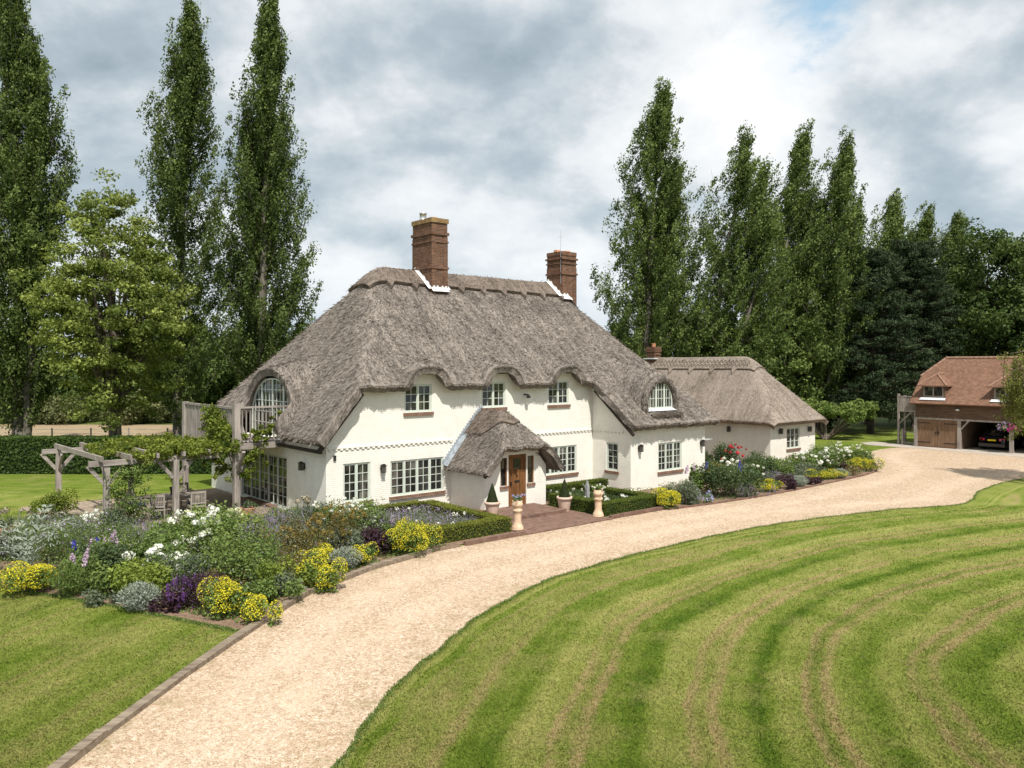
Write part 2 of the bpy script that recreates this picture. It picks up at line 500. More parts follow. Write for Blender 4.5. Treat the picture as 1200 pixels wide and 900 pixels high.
# ------------------------------------------------------------------ mesh helpers
class MB:
    def __init__(s):
        s.v, s.f, s.uv = [], [], []

    def poly(s, pts, uvs=None):
        i = len(s.v)
        s.v += [tuple(p) for p in pts]
        s.f.append(tuple(range(i, i + len(pts))))
        if uvs is None:
            a, b, c = Vector(pts[0]), Vector(pts[1]), Vector(pts[-1])
            nn = (b - a).cross(c - a)
            if nn.length < 1e-12:
                nn = Vector((0, 0, 1))
            nn.normalize()
            if abs(nn.z) > 0.75:
                uvs = [(p[0], p[1]) for p in pts]
            else:
                t = Vector((-nn.y, nn.x, 0)).normalized()
                hz = math.sqrt(max(1e-6, 1 - nn.z * nn.z))
                uvs = [(p[0] * t.x + p[1] * t.y, p[2] / hz) for p in pts]
        s.uv.append(list(uvs))

    def hexa(s, c):
        for q in ((0, 3, 2, 1), (4, 5, 6, 7), (0, 1, 5, 4), (1, 2, 6, 5), (2, 3, 7, 6), (3, 0, 4, 7)):
            s.poly([c[k] for k in q])

    def box(s, x0, x1, y0, y1, z0, z1):
        s.hexa([(x0, y0, z0), (x1, y0, z0), (x1, y1, z0), (x0, y1, z0), (x0, y0, z1), (x1, y0, z1), (x1, y1, z1), (x0, y1, z1)])

    def boxf(s, T, a0, a1, b0, b1, c0, c1):
        s.hexa([T(a0, b0, c0), T(a1, b0, c0), T(a1, b1, c0), T(a0, b1, c0), T(a0, b0, c1), T(a1, b0, c1), T(a1, b1, c1), T(a0, b1, c1)])

    def beam(s, p, q, w, h, up=(0, 0, 1)):
        p, q = Vector(p), Vector(q)
        d = (q - p).normalized()
        u = Vector(up)
        if abs(d.dot(u)) > 0.98:
            u = Vector((0, 1, 0))
        a = d.cross(u).normalized() * (w / 2)
        b = a.cross(d).normalized() * (h / 2)
        s.hexa([p - a - b, p + a - b, q + a - b, q - a - b, p - a + b, p + a + b, q + a + b, q - a + b])

    def tube(s, pts, rad, n=8, cap=True):
        pts = [Vector(p) for p in pts]
        rings = []
        for i, p in enumerate(pts):
            d = (pts[min(i + 1, len(pts) - 1)] - pts[max(i - 1, 0)])
            if d.length < 1e-9:
                d = Vector((0, 0, 1))
            d.normalize()
            a = d.cross(Vector((0.31, 0.95, 0.05))).normalized()
            b = d.cross(a)
            r = rad[i] if hasattr(rad, '__len__') else rad
            base = len(s.v)
            for k in range(n):
                t = 2 * PI * k / n
                s.v.append(tuple(p + a * (r * math.cos(t)) + b * (r * math.sin(t))))
            rings.append(base)
        for i in range(len(rings) - 1):
            for k in range(n):
                k2 = (k + 1) % n
                s.f.append((rings[i] + k, rings[i] + k2, rings[i + 1] + k2, rings[i + 1] + k))
                s.uv.append([(k / n, i), ((k + 1) / n, i), ((k + 1) / n, i + 1), (k / n, i + 1)])
        if cap:
            for r0 in (rings[0], rings[-1]):
                s.f.append(tuple(range(r0, r0 + n)))
                s.uv.append([(0, 0)] * n)

    def lathe(s, prof, c=(0, 0, 0), n=20):
        rings = []
        for (r, z) in prof:
            base = len(s.v)
            for k in range(n):
                t = 2 * PI * k / n
                s.v.append((c[0] + r * math.cos(t), c[1] + r * math.sin(t), c[2] + z))
            rings.append(base)
        for i in range(len(rings) - 1):
            for k in range(n):
                k2 = (k + 1) % n
                s.f.append((rings[i] + k, rings[i] + k2, rings[i + 1] + k2, rings[i + 1] + k))
                s.uv.append([(k / n, i), ((k + 1) / n, i), ((k + 1) / n, i + 1), (k / n, i + 1)])
        for r0 in (rings[0], rings[-1]):
            s.f.append(tuple(range(r0, r0 + n)))
            s.uv.append([(0, 0)] * n)

    def build(s, name, mat, parent=None, smooth=False, bevel=0.0):
        me = bpy.data.meshes.new(name)
        me.from_pydata(s.v, [], s.f)
        uvl = me.uv_layers.new(name='UVMap')
        flat = [c for f in s.uv for p in f for c in p]
        uvl.data.foreach_set('uv', flat)
        if smooth:
            me.polygons.foreach_set('use_smooth', [True] * len(me.polygons))
        me.materials.append(MATS[mat])
        o = bpy.data.objects.new(name, me)
        COL.objects.link(o)
        o.parent = parent
        if bevel:
            b = o.modifiers.new('soften', 'BEVEL')
            b.width = bevel
            b.segments = 2
            b.limit_method = 'ANGLE'
        return o


def tag(o, label=None, cat=None, group=None, kind=None):
    if label:
        o['label'] = label
    if cat:
        o['category'] = cat
    if group:
        o['group'] = group
    if kind:
        o['kind'] = kind
    return o


def thing(name, label, cat, loc=(0, 0, 0), rz=0.0, group=None):
    o = bpy.data.objects.new(name, None)
    o.empty_display_size = 0.2
    COL.objects.link(o)
    o.location = loc
    o.rotation_euler = (0, 0, rz)
    return tag(o, label, cat, group)


def quad_mesh(name, V, mat, parent=None, attrs=None, uv=None, smooth=False, Q=None):
    """V (N*4,3) loose quads, or V verts with Q (M,4) indices"""
    V = np.asarray(V, dtype=np.float32)
    if Q is None:
        Q = np.arange(len(V), dtype=np.int32).reshape(-1, 4)
    Q = np.asarray(Q, dtype=np.int32)
    m = len(Q)
    me = bpy.data.meshes.new(name)
    me.vertices.add(len(V))
    me.vertices.foreach_set('co', V.ravel())
    me.loops.add(m * 4)
    me.loops.foreach_set('vertex_index', Q.ravel())
    me.polygons.add(m)
    me.polygons.foreach_set('loop_start', np.arange(m, dtype=np.int32) * 4)
    if smooth is not False:
        sm = np.zeros(m, dtype=bool)
        sm[:m if smooth is True else smooth] = True
        me.polygons.foreach_set('use_smooth', sm)
    if uv is not None:
        l = me.uv_layers.new(name='UVMap')
        l.data.foreach_set('uv', np.asarray(uv, dtype=np.float32).ravel())
    for k, (dom, arr) in (attrs or {}).items():
        a = me.attributes.new(k, 'FLOAT', dom)
        a.data.foreach_set('value', np.asarray(arr, dtype=np.float32).ravel())
    me.update(calc_edges=True)
    me.materials.append(MATS[mat])
    o = bpy.data.objects.new(name, me)
    COL.objects.link(o)
    o.parent = parent
    return o


def unit(a):
    return a / np.maximum(1e-9, np.linalg.norm(a, axis=-1, keepdims=True))


def leaf_quads(P, size, aspect=1.5, nrm=None, axis=None, jitter=1.0, fold=0.25, rng=RNG):
    """one pointed leaf (a folded rhombus) at each point"""
    n = len(P)
    size = np.broadcast_to(np.asarray(size, dtype=float), (n,))[:, None]
    N = rng.normal(size=(n, 3)) * jitter
    if nrm is not None:
        N = N + nrm
    N = unit(N)
    A = rng.normal(size=(n, 3)) * (1.0 if axis is None else 0.45)
    if axis is not None:
        A = A + axis
    A = unit(A - N * (A * N).sum(1, keepdims=True))
    B = np.cross(N, A)
    L = size * 0.5
    W = size * 0.5 / aspect
    q = np.empty((n, 4, 3))
    q[:, 0] = P - A * L
    q[:, 1] = P + B * W + N * L * fold - A * L * 0.1
    q[:, 2] = P + A * L
    q[:, 3] = P - B * W + N * L * fold - A * L * 0.1
    return q.reshape(-1, 3)


def leaf_obj(name, P, size, mat, parent=None, tint=None, aspect=1.5, nrm=None, axis=None, jitter=1.0):
    n = len(P)
    if tint is None:
        tint = RNG.random(n)
    return quad_mesh(name, leaf_quads(P, size, aspect, nrm, axis, jitter), 'leaf_' + mat, parent, {'tint': ('FACE', np.clip(tint, 0, 1))})


# ------------------------------------------------------------------ the plan: photo pixel -> ground, house frame
def G(px, py, z=0.0):
    Y = FOC * (CAMH - z) / (py - 428.0)
    return ((px - 600.0) / FOC * Y, Y)


HO = Vector((-7.04, 30.2))
HU = Vector((0.762, 0.6476)).normalized()
HV = Vector((-HU.y, HU.x))
HA = math.atan2(HU.y, HU.x)


def hw(u, v, z=0.0):
    p = HO + HU * u + HV * v
    return (p.x, p.y, z)


def catmull(pts, step=0.4):
    pts = [Vector((p[0], p[1])) for p in pts]
    out = []
    n = len(pts)
    for i in range(n - 1):
        p0, p1, p2, p3 = pts[max(i - 1, 0)], pts[i], pts[i + 1], pts[min(i + 2, n - 1)]
        m = max(2, int((p2 - p1).length / step))
        # centripetal-ish: scale the tangents by the chord
        c = (p2 - p1).length
        t1 = (p2 - p0) * (c / max(1e-6, (p1 - p0).length + c)) if i > 0 else (p2 - p1)
        t2 = (p3 - p1) * (c / max(1e-6, (p3 - p2).length + c)) if i < n - 2 else (p2 - p1)
        for k in range(m):
            t = k / m
            h1, h2, h3, h4 = 2 * t ** 3 - 3 * t * t + 1, t ** 3 - 2 * t * t + t, -2 * t ** 3 + 3 * t * t, t ** 3 - t * t
            out.append(p1 * h1 + t1 * h2 + p2 * h3 + t2 * h4)
    out.append(pts[-1])
    return out


def sheet(name, poly, z, mat, kind='structure', edge_down=0.0, label=None, cat=None):
    tris = tessellate_polygon([[Vector((p[0], p[1], 0)) for p in poly]])
    mb = MB()
    for t in tris:
        mb.poly([(poly[i][0], poly[i][1], z) for i in t])
    if edge_down:
        for i in range(len(poly)):
            a, b = poly[i], poly[(i + 1) % len(poly)]
            mb.poly([(a[0], a[1], z), (b[0], b[1], z), (b[0], b[1], z - edge_down), (a[0], a[1], z - edge_down)])
    o = mb.build(name, mat)
    return tag(o, label, cat, kind=kind)


def poly_dist(P, line, closed=False):
    """distance from points (N,2) to a polyline"""
    L = np.array([(p[0], p[1]) for p in line])
    if closed:
        L = np.vstack([L, L[:1]])
    D = np.full(len(P), 1e9)
    for a, b in zip(L[:-1], L[1:]):
        ab = b - a
        t = np.clip(((P - a) @ ab) / max(1e-9, ab @ ab), 0, 1)
        d = np.hypot(*(P - a - t[:, None] * ab).T)
        D = np.minimum(D, d)
    return D


def inside(P, poly):
    x, y = P[:, 0], P[:, 1]
    r = np.zeros(len(P), dtype=bool)
    L = [(p[0], p[1]) for p in poly]
    for (x0, y0), (x1, y1) in zip(L, L[1:] + L[:1]):
        if y0 == y1:
            continue
        c = ((y0 > y) != (y1 > y)) & (x < (x1 - x0) * (y - y0) / (y1 - y0) + x0)
        r ^= c
    return r


# ------------------------------------------------------------------ ground, lawn, drive, beds
left_px = [(-30, 985), (60, 910), (120, 864), (185, 815), (245, 772), (300, 735), (330, 715), (360, 697), (400, 681), (470, 656), (540, 641)]
left_edge = catmull([G(*p) for p in left_px])
brick_line = [Vector(hw(1.75, -6.36)[:2]), Vector(hw(12.35, -6.5)[:2])]
bed_px = [(783, 598), (850, 589), (905, 580), (960, 569), (1018, 556), (1030, 549), (1024, 541), (1016, 533), (1030, 527), (1062, 524)]
bed_edge = catmull([G(*p) for p in bed_px])
lawn_px = [(330, 1050), (352, 990), (374, 940), (395, 900), (440, 830), (500, 773), (560, 724), (640, 681), (760, 646), (900, 616), (1040, 598), (1095, 594), (1128, 591), (1139, 585), (1146, 577), (1165, 569), (1200, 561), (1290, 552)]
lawn_edge = catmull([G(*p) for p in lawn_px])
lawn_edge = [Vector((p.x + 0.035 * math.sin(i * 1.9) + 0.03 * math.sin(i * 0.7 + 1), p.y + 0.03 * math.sin(i * 1.3 + 2))) for i, p in enumerate(lawn_edge)]
far_side = [Vector(G(1400, 548)), Vector((62, 40)), Vector((40, 62))]
drive_poly = left_edge + brick_line + bed_edge + [Vector((33.5, 61.5))] + far_side[::-1][:1] + [Vector((60, 41)), Vector(G(1400, 551))] + lawn_edge[::-1]


def ground():
    n = 24
    xs = np.linspace(-700, 700, n)
    ys = np.linspace(-80, 1300, n)
    V = np.array([(x, y, -0.03) for y in ys for x in xs])
    Q = [(j * n + i, j * n + i + 1, (j + 1) * n + i + 1, (j + 1) * n + i) for j in range(n - 1) for i in range(n - 1)]
    tag(quad_mesh('ground', V, 'meadow', Q=Q), kind='structure')


ground()


def lawn():
    xs = np.arange(-46, 58.01, 0.3)
    ys = np.arange(3.5, 78.01, 0.3)
    X, Y = np.meshgrid(xs, ys)
    P = np.stack([X.ravel(), Y.ravel()], 1)
    full = [Vector((lawn_edge[0].x - 1.2, -6))] + lawn_edge
    d1 = poly_dist(P, full)
    d2 = poly_dist(P, [Vector((-12, 2))] + left_edge)
    right_poly = full + [Vector((80, 46)), Vector((80, -6))]
    ins = inside(P, right_poly)
    back = (P[:, 1] > 37) & (~ins)
    ang = P[:, 0] * 0.12 + P[:, 1]
    mow = np.where(ins, d1, np.where(back, ang * 1.0, d2 + 0.4))
    # smooth the field so the innermost turns stay round
    M = mow.reshape(X.shape)
    for _ in range(10):
        A = M.copy()
        A[1:-1, 1:-1] = (M[1:-1, 1:-1] * 2 + M[:-2, 1:-1] + M[2:, 1:-1] + M[1:-1, :-2] + M[1:-1, 2:]) / 6
        M = np.where(ins.reshape(X.shape), A, M)
    wear = np.where(ins, np.clip((d1 + 0.9) / 3.0, 0.45, 1) * 1.0, np.where(back, 0.12, 0.4))
    Z = 0.015 * np.sin(P[:, 0] * 0.5) * np.sin(P[:, 1] * 0.37)
    nx, ny = len(xs), len(ys)
    idx = np.arange(nx * ny).reshape(ny, nx)
    Q = np.stack([idx[:-1, :-1], idx[:-1, 1:], idx[1:, 1:], idx[1:, :-1]], -1).reshape(-1, 4)
    V = np.column_stack([P, Z * 0])
    lawn.field = (xs, ys, M, wear.reshape(X.shape))
    tag(quad_mesh('lawn', V, 'lawn', attrs={'mow': ('POINT', M.ravel()), 'wear': ('POINT', wear)}, Q=Q), kind='structure')


lawn()


def driveway():
    # gravel as a grid clipped to the outline so the weeds can follow the edge
    tris = tessellate_polygon([[Vector((p.x, p.y, 0)) for p in drive_poly]])
    import bmesh
    bm = bmesh.new()
    vs = [bm.verts.new((p.x, p.y, 0.014)) for p in drive_poly]
    for t in tris:
        try:
            bm.faces.new([vs[i] for i in t])
        except ValueError:
            pass
    for _ in range(7):
        es = [e for e in bm.edges if e.calc_length() > 0.9]
        if not es:
            break
        bmesh.ops.subdivide_edges(bm, edges=es, cuts=1)
        bmesh.ops.triangulate(bm, faces=[f for f in bm.faces if len(f.verts) > 3])
    bmesh.ops.recalc_face_normals(bm, faces=bm.faces)
    me = bpy.data.meshes.new('driveway')
    bm.to_mesh(me)
    bm.free()
    P = np.array([(v.co.x, v.co.y) for v in me.vertices])
    d = np.minimum(poly_dist(P, left_edge + brick_line + bed_edge), poly_dist(P, lawn_edge))
    a = me.attributes.new('edge', 'FLOAT', 'POINT')
    a.data.foreach_set('value', (np.clip(d, 0, 10) / 10).astype(np.float32))
    if me.polygons[0].normal.z < 0:
        me.flip_normals()
    me.materials.append(MATS['gravel'])
    o = bpy.data.objects.new('driveway', me)
    COL.objects.link(o)
    tag(o, kind='structure')


driveway()

# concrete apron before the garage
GX = Vector((-HV.x, -HV.y))                 # along the garage front, towards the camera
GO = Vector((29.85, 59.05))
GA = math.atan2(GX.y, GX.x)


def gw(x, y):
    p = GO + GX * x + HU * y
    return p


sheet('apron', [gw(-3.6, 1.0), gw(-3.8, -0.8), gw(-2.6, -1.9), gw(0.5, -1.7), gw(4, -1.9), gw(9, -2.3), gw(13, -2.3), gw(13, 6.4), gw(-0.2, 6.4), gw(-0.2, 1.0)], 0.022, 'concrete')
sheet('straw_field', [Vector(p) for p in ((-95, 61), (-22, 61), (-22, 80), (-95, 82))], 0.006, 'dry_grass')

# soil beds
bed_front = catmull([G(*p) for p in [(-70, 684), (0, 691), (60, 698), (130, 710), (200, 724), (285, 741)]])
bedL = bed_front + [p for p in left_edge if p.y > G(0, 738)[1] and p.x < 1.6] + [Vector(hw(1.7, -6.2)[:2]), Vector(hw(4.4, -6.2)[:2]), Vector(hw(4.4, 0.0)[:2]), Vector(hw(0.0, 0.0)[:2]), Vector(hw(-0.2, 2.6)[:2]), Vector(hw(-5.0, 3.2)[:2]), Vector(hw(-7.5, 5.0)[:2]), Vector(G(0, 627)), Vector(G(-70, 622))]
sheet('bed_soil', bedL, 0.024, 'soil')
bedR = [Vector(hw(8.7, -6.3)[:2]), Vector(hw(12.3, -6.3)[:2])] + [p for p in bed_edge[:-14]] + [Vector(hw(34.9, -0.9)[:2]), Vector(hw(34.9, 0.3)[:2]), Vector(hw(29.5, 0.3)[:2]), Vector(hw(29.5, 9.0)[:2]), Vector(hw(20.2, 9.0)[:2]), Vector(hw(20.2, 0.5)[:2]), Vector(hw(14.3, 0.3)[:2]), Vector(hw(8.7, 0.0)[:2])]
sheet('bed_soil', bedR, 0.028, 'soil')
# brick terrace before the porch and the paved seating area
mbp = MB()
mbp.box(4.45, 8.85, -6.36, 0.0, 0.0, 0.045)
mbp.box(5.35, 8.45, -4.35, -2.0, 0.045, 0.16)
tp = mbp.build('path', 'brick_paving')
tp.location = hw(0, 0)
tp.rotation_euler = (0, 0, HA)
tag(tp, kind='structure')
mbp = MB()
mbp.box(-8.2, -0.1, 3.3, 11.2, 0.0, 0.05)
tp = mbp.build('pavement', 'stone_paving')
tp.location = hw(0, 0)
tp.rotation_euler = (0, 0, HA)
tag(tp, kind='structure')


# ------------------------------------------------------------------ thatch and other roof surfaces
def smin(a, b, k):
    h = np.clip(0.5 + 0.5 * (b - a) / k, 0, 1)
    return b * (1 - h) + a * h - k * h * (1 - h)


def smax(a, b, k):
    return -smin(-a, -b, k)


def wave_noise(u, v, seed=0):
    r = np.random.default_rng(seed)
    out = 0
    for s, a in ((0.5, 0.5), (1.1, 0.3), (2.3, 0.2), (4.5, 0.12)):
        for _ in range(3):
            t = r.random() * 6.28
            out = out + a / 3 * np.sin(s * (u * math.cos(t) + v * math.sin(t)) * 2.0 + r.random() * 6.28)
    return out


def height_roof(name, Ug, Vg, Zg, thick, mat, parent, straws=0, seed=1, slen=0.17, swid=0.022, edge_straws=0):
    """a roof covering: grid (n,m) of plan points and heights, given thickness square to its slope; loose straw ends on top"""
    P = np.stack([Ug, Vg, Zg], -1).astype(float)
    n, m = Ug.shape
    du = np.gradient(P, axis=0)
    dv = np.gradient(P, axis=1)
    N = unit(np.cross(du, dv))
    N = np.where(N[..., 2:3] < 0, -N, N)
    B = P - N * thick
    # uv: plan run along the eaves and run up the slope, in metres
    su = Ug.copy()
    sv = np.zeros_like(Zg)
    sv[:, 1:] = np.cumsum(np.linalg.norm(np.diff(P, axis=1), axis=2), axis=1)
    slope = np.abs(N[..., 0]) > np.abs(N[..., 1])
    V = np.concatenate([P.reshape(-1, 3), B.reshape(-1, 3)])
    idx = np.arange(n * m).reshape(n, m)
    top = np.stack([idx[:-1, :-1], idx[1:, :-1], idx[1:, 1:], idx[:-1, 1:]], -1).reshape(-1, 4)
    bot = top[:, ::-1] + n * m
    sides = []
    for line in (idx[:, 0], idx[-1, :], idx[::-1, -1], idx[0, ::-1]):
        a, b = line[:-1], line[1:]
        sides.append(np.stack([a + n * m, b + n * m, b, a], -1))
    sides = np.concatenate(sides)
    Q = np.concatenate([top, bot, sides])
    # faces of a hip take their uv turned a quarter so the straw runs down the slope
    uvA = np.stack([Ug, Vg * 1.35], -1)
    uvB = np.stack([Vg + 31.0, Ug * 1.6], -1)
    hip = slope.reshape(-1)
    uvp = np.where(hip[:, None], uvB.reshape(-1, 2), uvA.reshape(-1, 2))
    hq = hip[top].sum(1) >= 2
    uq = np.where(hq[:, None, None], uvB.reshape(-1, 2)[top], uvA.reshape(-1, 2)[top])
    ub = uq[:, ::-1]
    us = np.concatenate([uvp, uvp + 0.3])[sides]
    UV = np.concatenate([uq, ub, us]).reshape(-1, 2)
    AllV, AllQ, AllUV = [V], [Q], [UV]
    rng = np.random.default_rng(seed)

    def strands(ci, cj, lift, lo, hi, k):
        a, b = rng.random(k)[:, None], rng.random(k)[:, None]
        p = (P[ci, cj] * (1 - a) * (1 - b) + P[ci + 1, cj] * a * (1 - b) + P[ci, cj + 1] * (1 - a) * b + P[ci + 1, cj + 1] * a * b)
        nn = N[ci, cj]
        dn = np.stack([nn[:, 0] * nn[:, 2], nn[:, 1] * nn[:, 2], -(nn[:, 0] ** 2 + nn[:, 1] ** 2)], -1)
        dn = unit(dn + 1e-6)
        dn = unit(dn + rng.normal(size=(k, 3)) * 0.28 + nn * lift)
        sd = unit(np.cross(dn, nn + rng.normal(size=(k, 3)) * 0.5))
        L = (lo + (hi - lo) * rng.random(k))[:, None]
        w = (swid * (0.6 + 0.8 * rng.random(k)))[:, None]
        st = p - nn * 0.02
        q = np.stack([st - sd * w * 0.5, st + sd * w * 0.5, st + dn * L + sd * w * 0.35, st + dn * L - sd * w * 0.35], 1).reshape(-1, 3)
        u0 = rng.random((k, 1, 2)) * np.array([60, 30])
        uv = np.repeat(u0, 4, axis=1) + rng.random((k, 4, 2)) * 0.002
        o = sum(len(x) for x in AllV)
        AllV.append(q)
        AllQ.append(np.arange(k * 4).reshape(-1, 4) + o)
        AllUV.append(uv.reshape(-1, 2))

    if straws:
        area = np.linalg.norm(np.cross(P[1:, :-1] - P[:-1, :-1], P[:-1, 1:] - P[:-1, :-1]), axis=2).ravel()
        c = rng.choice(len(area), straws, p=area / area.sum())
        ci, cj = c // (m - 1), c % (m - 1)
        ok = cj >= max(2, int(m * 0.03))
        ci, cj = ci[ok], cj[ok]
        strands(ci, cj, 0.22, slen * 0.5, slen * 1.3, len(ci))
    if edge_straws:
        el = np.linalg.norm(np.diff(P[:, 0], axis=0), axis=1)
        ci = rng.choice(n - 1, edge_straws, p=el / el.sum())
        strands(ci, np.zeros(edge_straws, dtype=int), -0.35, 0.04, 0.11, edge_straws)
    return quad_mesh(name, np.concatenate(AllV), mat, parent, None, np.concatenate(AllUV), len(top), np.concatenate(AllQ))


# ------------------------------------------------------------------ house: walls, windows
def wall_panel(mb, T, a0, a1, c0, c1, holes=(), top=None, depth=0.13):
    """wall face in the frame T(a, out, up), with openings and their reveals"""
    A = {a0, a1}
    C = {c0, c1}
    for h in holes:
        A |= {h[0], h[1]}
        C |= {h[2], h[3]}
    if top:
        k = a0
        while k < a1:
            A.add(round(k, 3))
            k += 0.3
    A = sorted(A)
    C = sorted(C)
    for i in range(len(A) - 1):
        for j in range(len(C) - 1):
            x0, x1, z0, z1 = A[i], A[i + 1], C[j], C[j + 1]
            cx, cz = (x0 + x1) / 2, (z0 + z1) / 2
            if any(h[0] < cx < h[1] and h[2] < cz < h[3] for h in holes):
                continue
            t0 = t1 = z1
            if top:
                t0, t1 = min(z1, top(x0)), min(z1, top(x1))
                if t0 <= z0 + 1e-4 and t1 <= z0 + 1e-4:
                    continue
                t0, t1 = max(t0, z0), max(t1, z0)
            uv = [(x0, z0), (x1, z0), (x1, t1), (x0, t0)]
            mb.poly([T(x0, 0, z0), T(x1, 0, z0), T(x1, 0, t1), T(x0, 0, t0)], uv)
    for h in holes:
        x0, x1, z0, z1 = h
        for p, q in (((x0, z0), (x1, z0)), ((x1, z0), (x1, z1)), ((x1, z1), (x0, z1)), ((x0, z1), (x0, z0))):
            mb.poly([T(p[0], 0, p[1]), T(q[0], 0, q[1]), T(q[0], -depth, q[1]), T(p[0], -depth, p[1])])


def frame_v(v0, u0=0.0, z0=0.0):
    return lambda a, b, c: (u0 + a, v0 - b, z0 + c)      # faces -v (the front)


def frame_u(u0, v0=0.0, z0=0.0):
    return lambda a, b, c: (u0 - b, v0 + a, z0 + c)      # faces -u (the left end)


def casement(parent, T, a0, a1, c0, c1, leaves, cols, rows, depth=0.10, sill=True, name='window', sill_name='sill'):
    f = MB()
    B0 = -depth
    fw = 0.055
    f.boxf(T, a0 + .002, a1 - .002, B0, B0 + 0.07, c0 + .002, c0 + fw)
    f.boxf(T, a0 + .002, a1 - .002, B0, B0 + 0.07, c1 - fw, c1 - .002)
    f.boxf(T, a0 + .002, a0 + fw, B0, B0 + 0.069, c0 + fw, c1 - fw)
    f.boxf(T, a1 - fw, a1 - .002, B0, B0 + 0.069, c0 + fw, c1 - fw)
    wl = (a1 - a0 - 2 * fw) / leaves
    panes = MB()
    for k in range(leaves):
        l0 = a0 + fw + wl * k
        l1 = l0 + wl
        if k:
            f.boxf(T, l0 - 0.028, l0 + 0.028, B0 + 0.001, B0 + 0.072, c0 + fw, c1 - fw)
        s = 0.034
        i0, i1 = l0 + (0.028 if k else 0), l1 - (0.028 if k < leaves - 1 else 0)
        j0, j1 = c0 + fw, c1 - fw
        f.boxf(T, i0, i1, B0 + 0.012, B0 + 0.05, j0, j0 + s)
        f.boxf(T, i0, i1, B0 + 0.012, B0 + 0.05, j1 - s, j1)
        f.boxf(T, i0, i0 + s, B0 + 0.013, B0 + 0.051, j0 + s, j1 - s)
        f.boxf(T, i1 - s, i1, B0 + 0.013, B0 + 0.051, j0 + s, j1 - s)
        g0, g1, h0, h1 = i0 + s, i1 - s, j0 + s, j1 - s
        for c in range(1, cols):
            x = g0 + (g1 - g0) * c / cols
            f.boxf(T, x - 0.0125, x + 0.0125, B0 + 0.014, B0 + 0.042, h0, h1)
        for r in range(1, rows):
            z = h0 + (h1 - h0) * r / rows
            f.boxf(T, g0, g1, B0 + 0.015, B0 + 0.041, z - 0.0125, z + 0.0125)
        b = B0 + 0.022
        panes.poly([T(g0, b, h0), T(g1, b, h0), T(g1, b, h1), T(g0, b, h1)])
    w = f.build(name, 'sage_paint', parent)
    panes.build('pane', 'window_glass', w)
    if sill:
        s = MB()
        s.boxf(T, a0 - 0.06, a1 + 0.06, -0.02, 0.075, c0 - 0.13, c0 - 0.003)
        s.build(sill_name, 'brick_sill', w)
    return w


def lantern(parent, T, a, c, name='wall_lantern'):
    m = MB()
    m.boxf(T, a - 0.05, a + 0.05, 0.0, 0.02, c - 0.12, c + 0.12)
    m.boxf(T, a - 0.015, a + 0.015, 0.02, 0.13, c + 0.10, c + 0.125)
    m.boxf(T, a - 0.10, a + 0.10, 0.06, 0.25, c + 0.13, c + 0.155)
    m.boxf(T, a - 0.06, a + 0.06, 0.10, 0.21, c + 0.155, c + 0.20)
    m.boxf(T, a - 0.07, a + 0.07, 0.09, 0.22, c - 0.15, c - 0.13)
    for x in (-0.08, 0.066):
        for b in (0.075, 0.222):
            m.boxf(T, a + x, a + x + 0.014, b, b + 0.014, c - 0.13, c + 0.13)
    w = m.build(name, 'black_metal', parent)
    g = MB()
    g.boxf(T, a - 0.064, a + 0.064, 0.092, 0.218, c - 0.128, c + 0.128)
    g.build('lamp_glass', 'lamp_glass', w)


def chimney(parent, u, v, du, dv, z0, z1, bands, name='chimney', lichen=True, flare=0.05):
    m = MB()
    bz = sorted(bands)
    m.box(u - du, u + du, v - dv, v + dv, z0, z1 - 0.22)
    for (b0, b1, e) in bz:
        m.box(u - du - e, u + du + e, v - dv - e, v + dv + e, b0, b1)
    # shallow corner pilasters
    for sx in (-1, 1):
        m.box(u + sx * (du - 0.12) - 0.13, u + sx * (du - 0.12) + 0.13, v - dv - 0.025, v + dv + 0.025, z0, z1 - 0.9)
    c = m.build(name, 'brick_chimney', parent)
    k = MB()
    k.box(u - du - flare, u + du + flare, v - dv - flare, v + dv + flare, z1 - 0.22, z1)
    k.build('coping', 'brick_lichen' if lichen else 'brick_chimney', c)
    return c


house = thing('thatched_cottage', 'large white painted cottage under a weathered grey thatched roof with two brick chimneys', 'house', hw(0, 0), HA)

F0, SF = 5.2, 0.824


def f_main(u, v):
    front = F0 + SF * (v + 0.55)
    left = 3.15 + 1.2075 * (u + 0.6)
    right = 3.1 + 2.168 * (20.9 - u)
    back = 10.75 - 1.06 * (v - 6)
    z = smin(front, back, 0.5)
    k = 0.16 + 0.8 * np.clip((v + 0.2) / 2.2, 0, 1)
    z = smin(z, left, k)
    z = smin(z, right, k)
    return z


EYES = [(4.38, 1.20), (8.38, 1.20), (12.36, 1.20)]
END_C, END_W = 5.62, 2.72


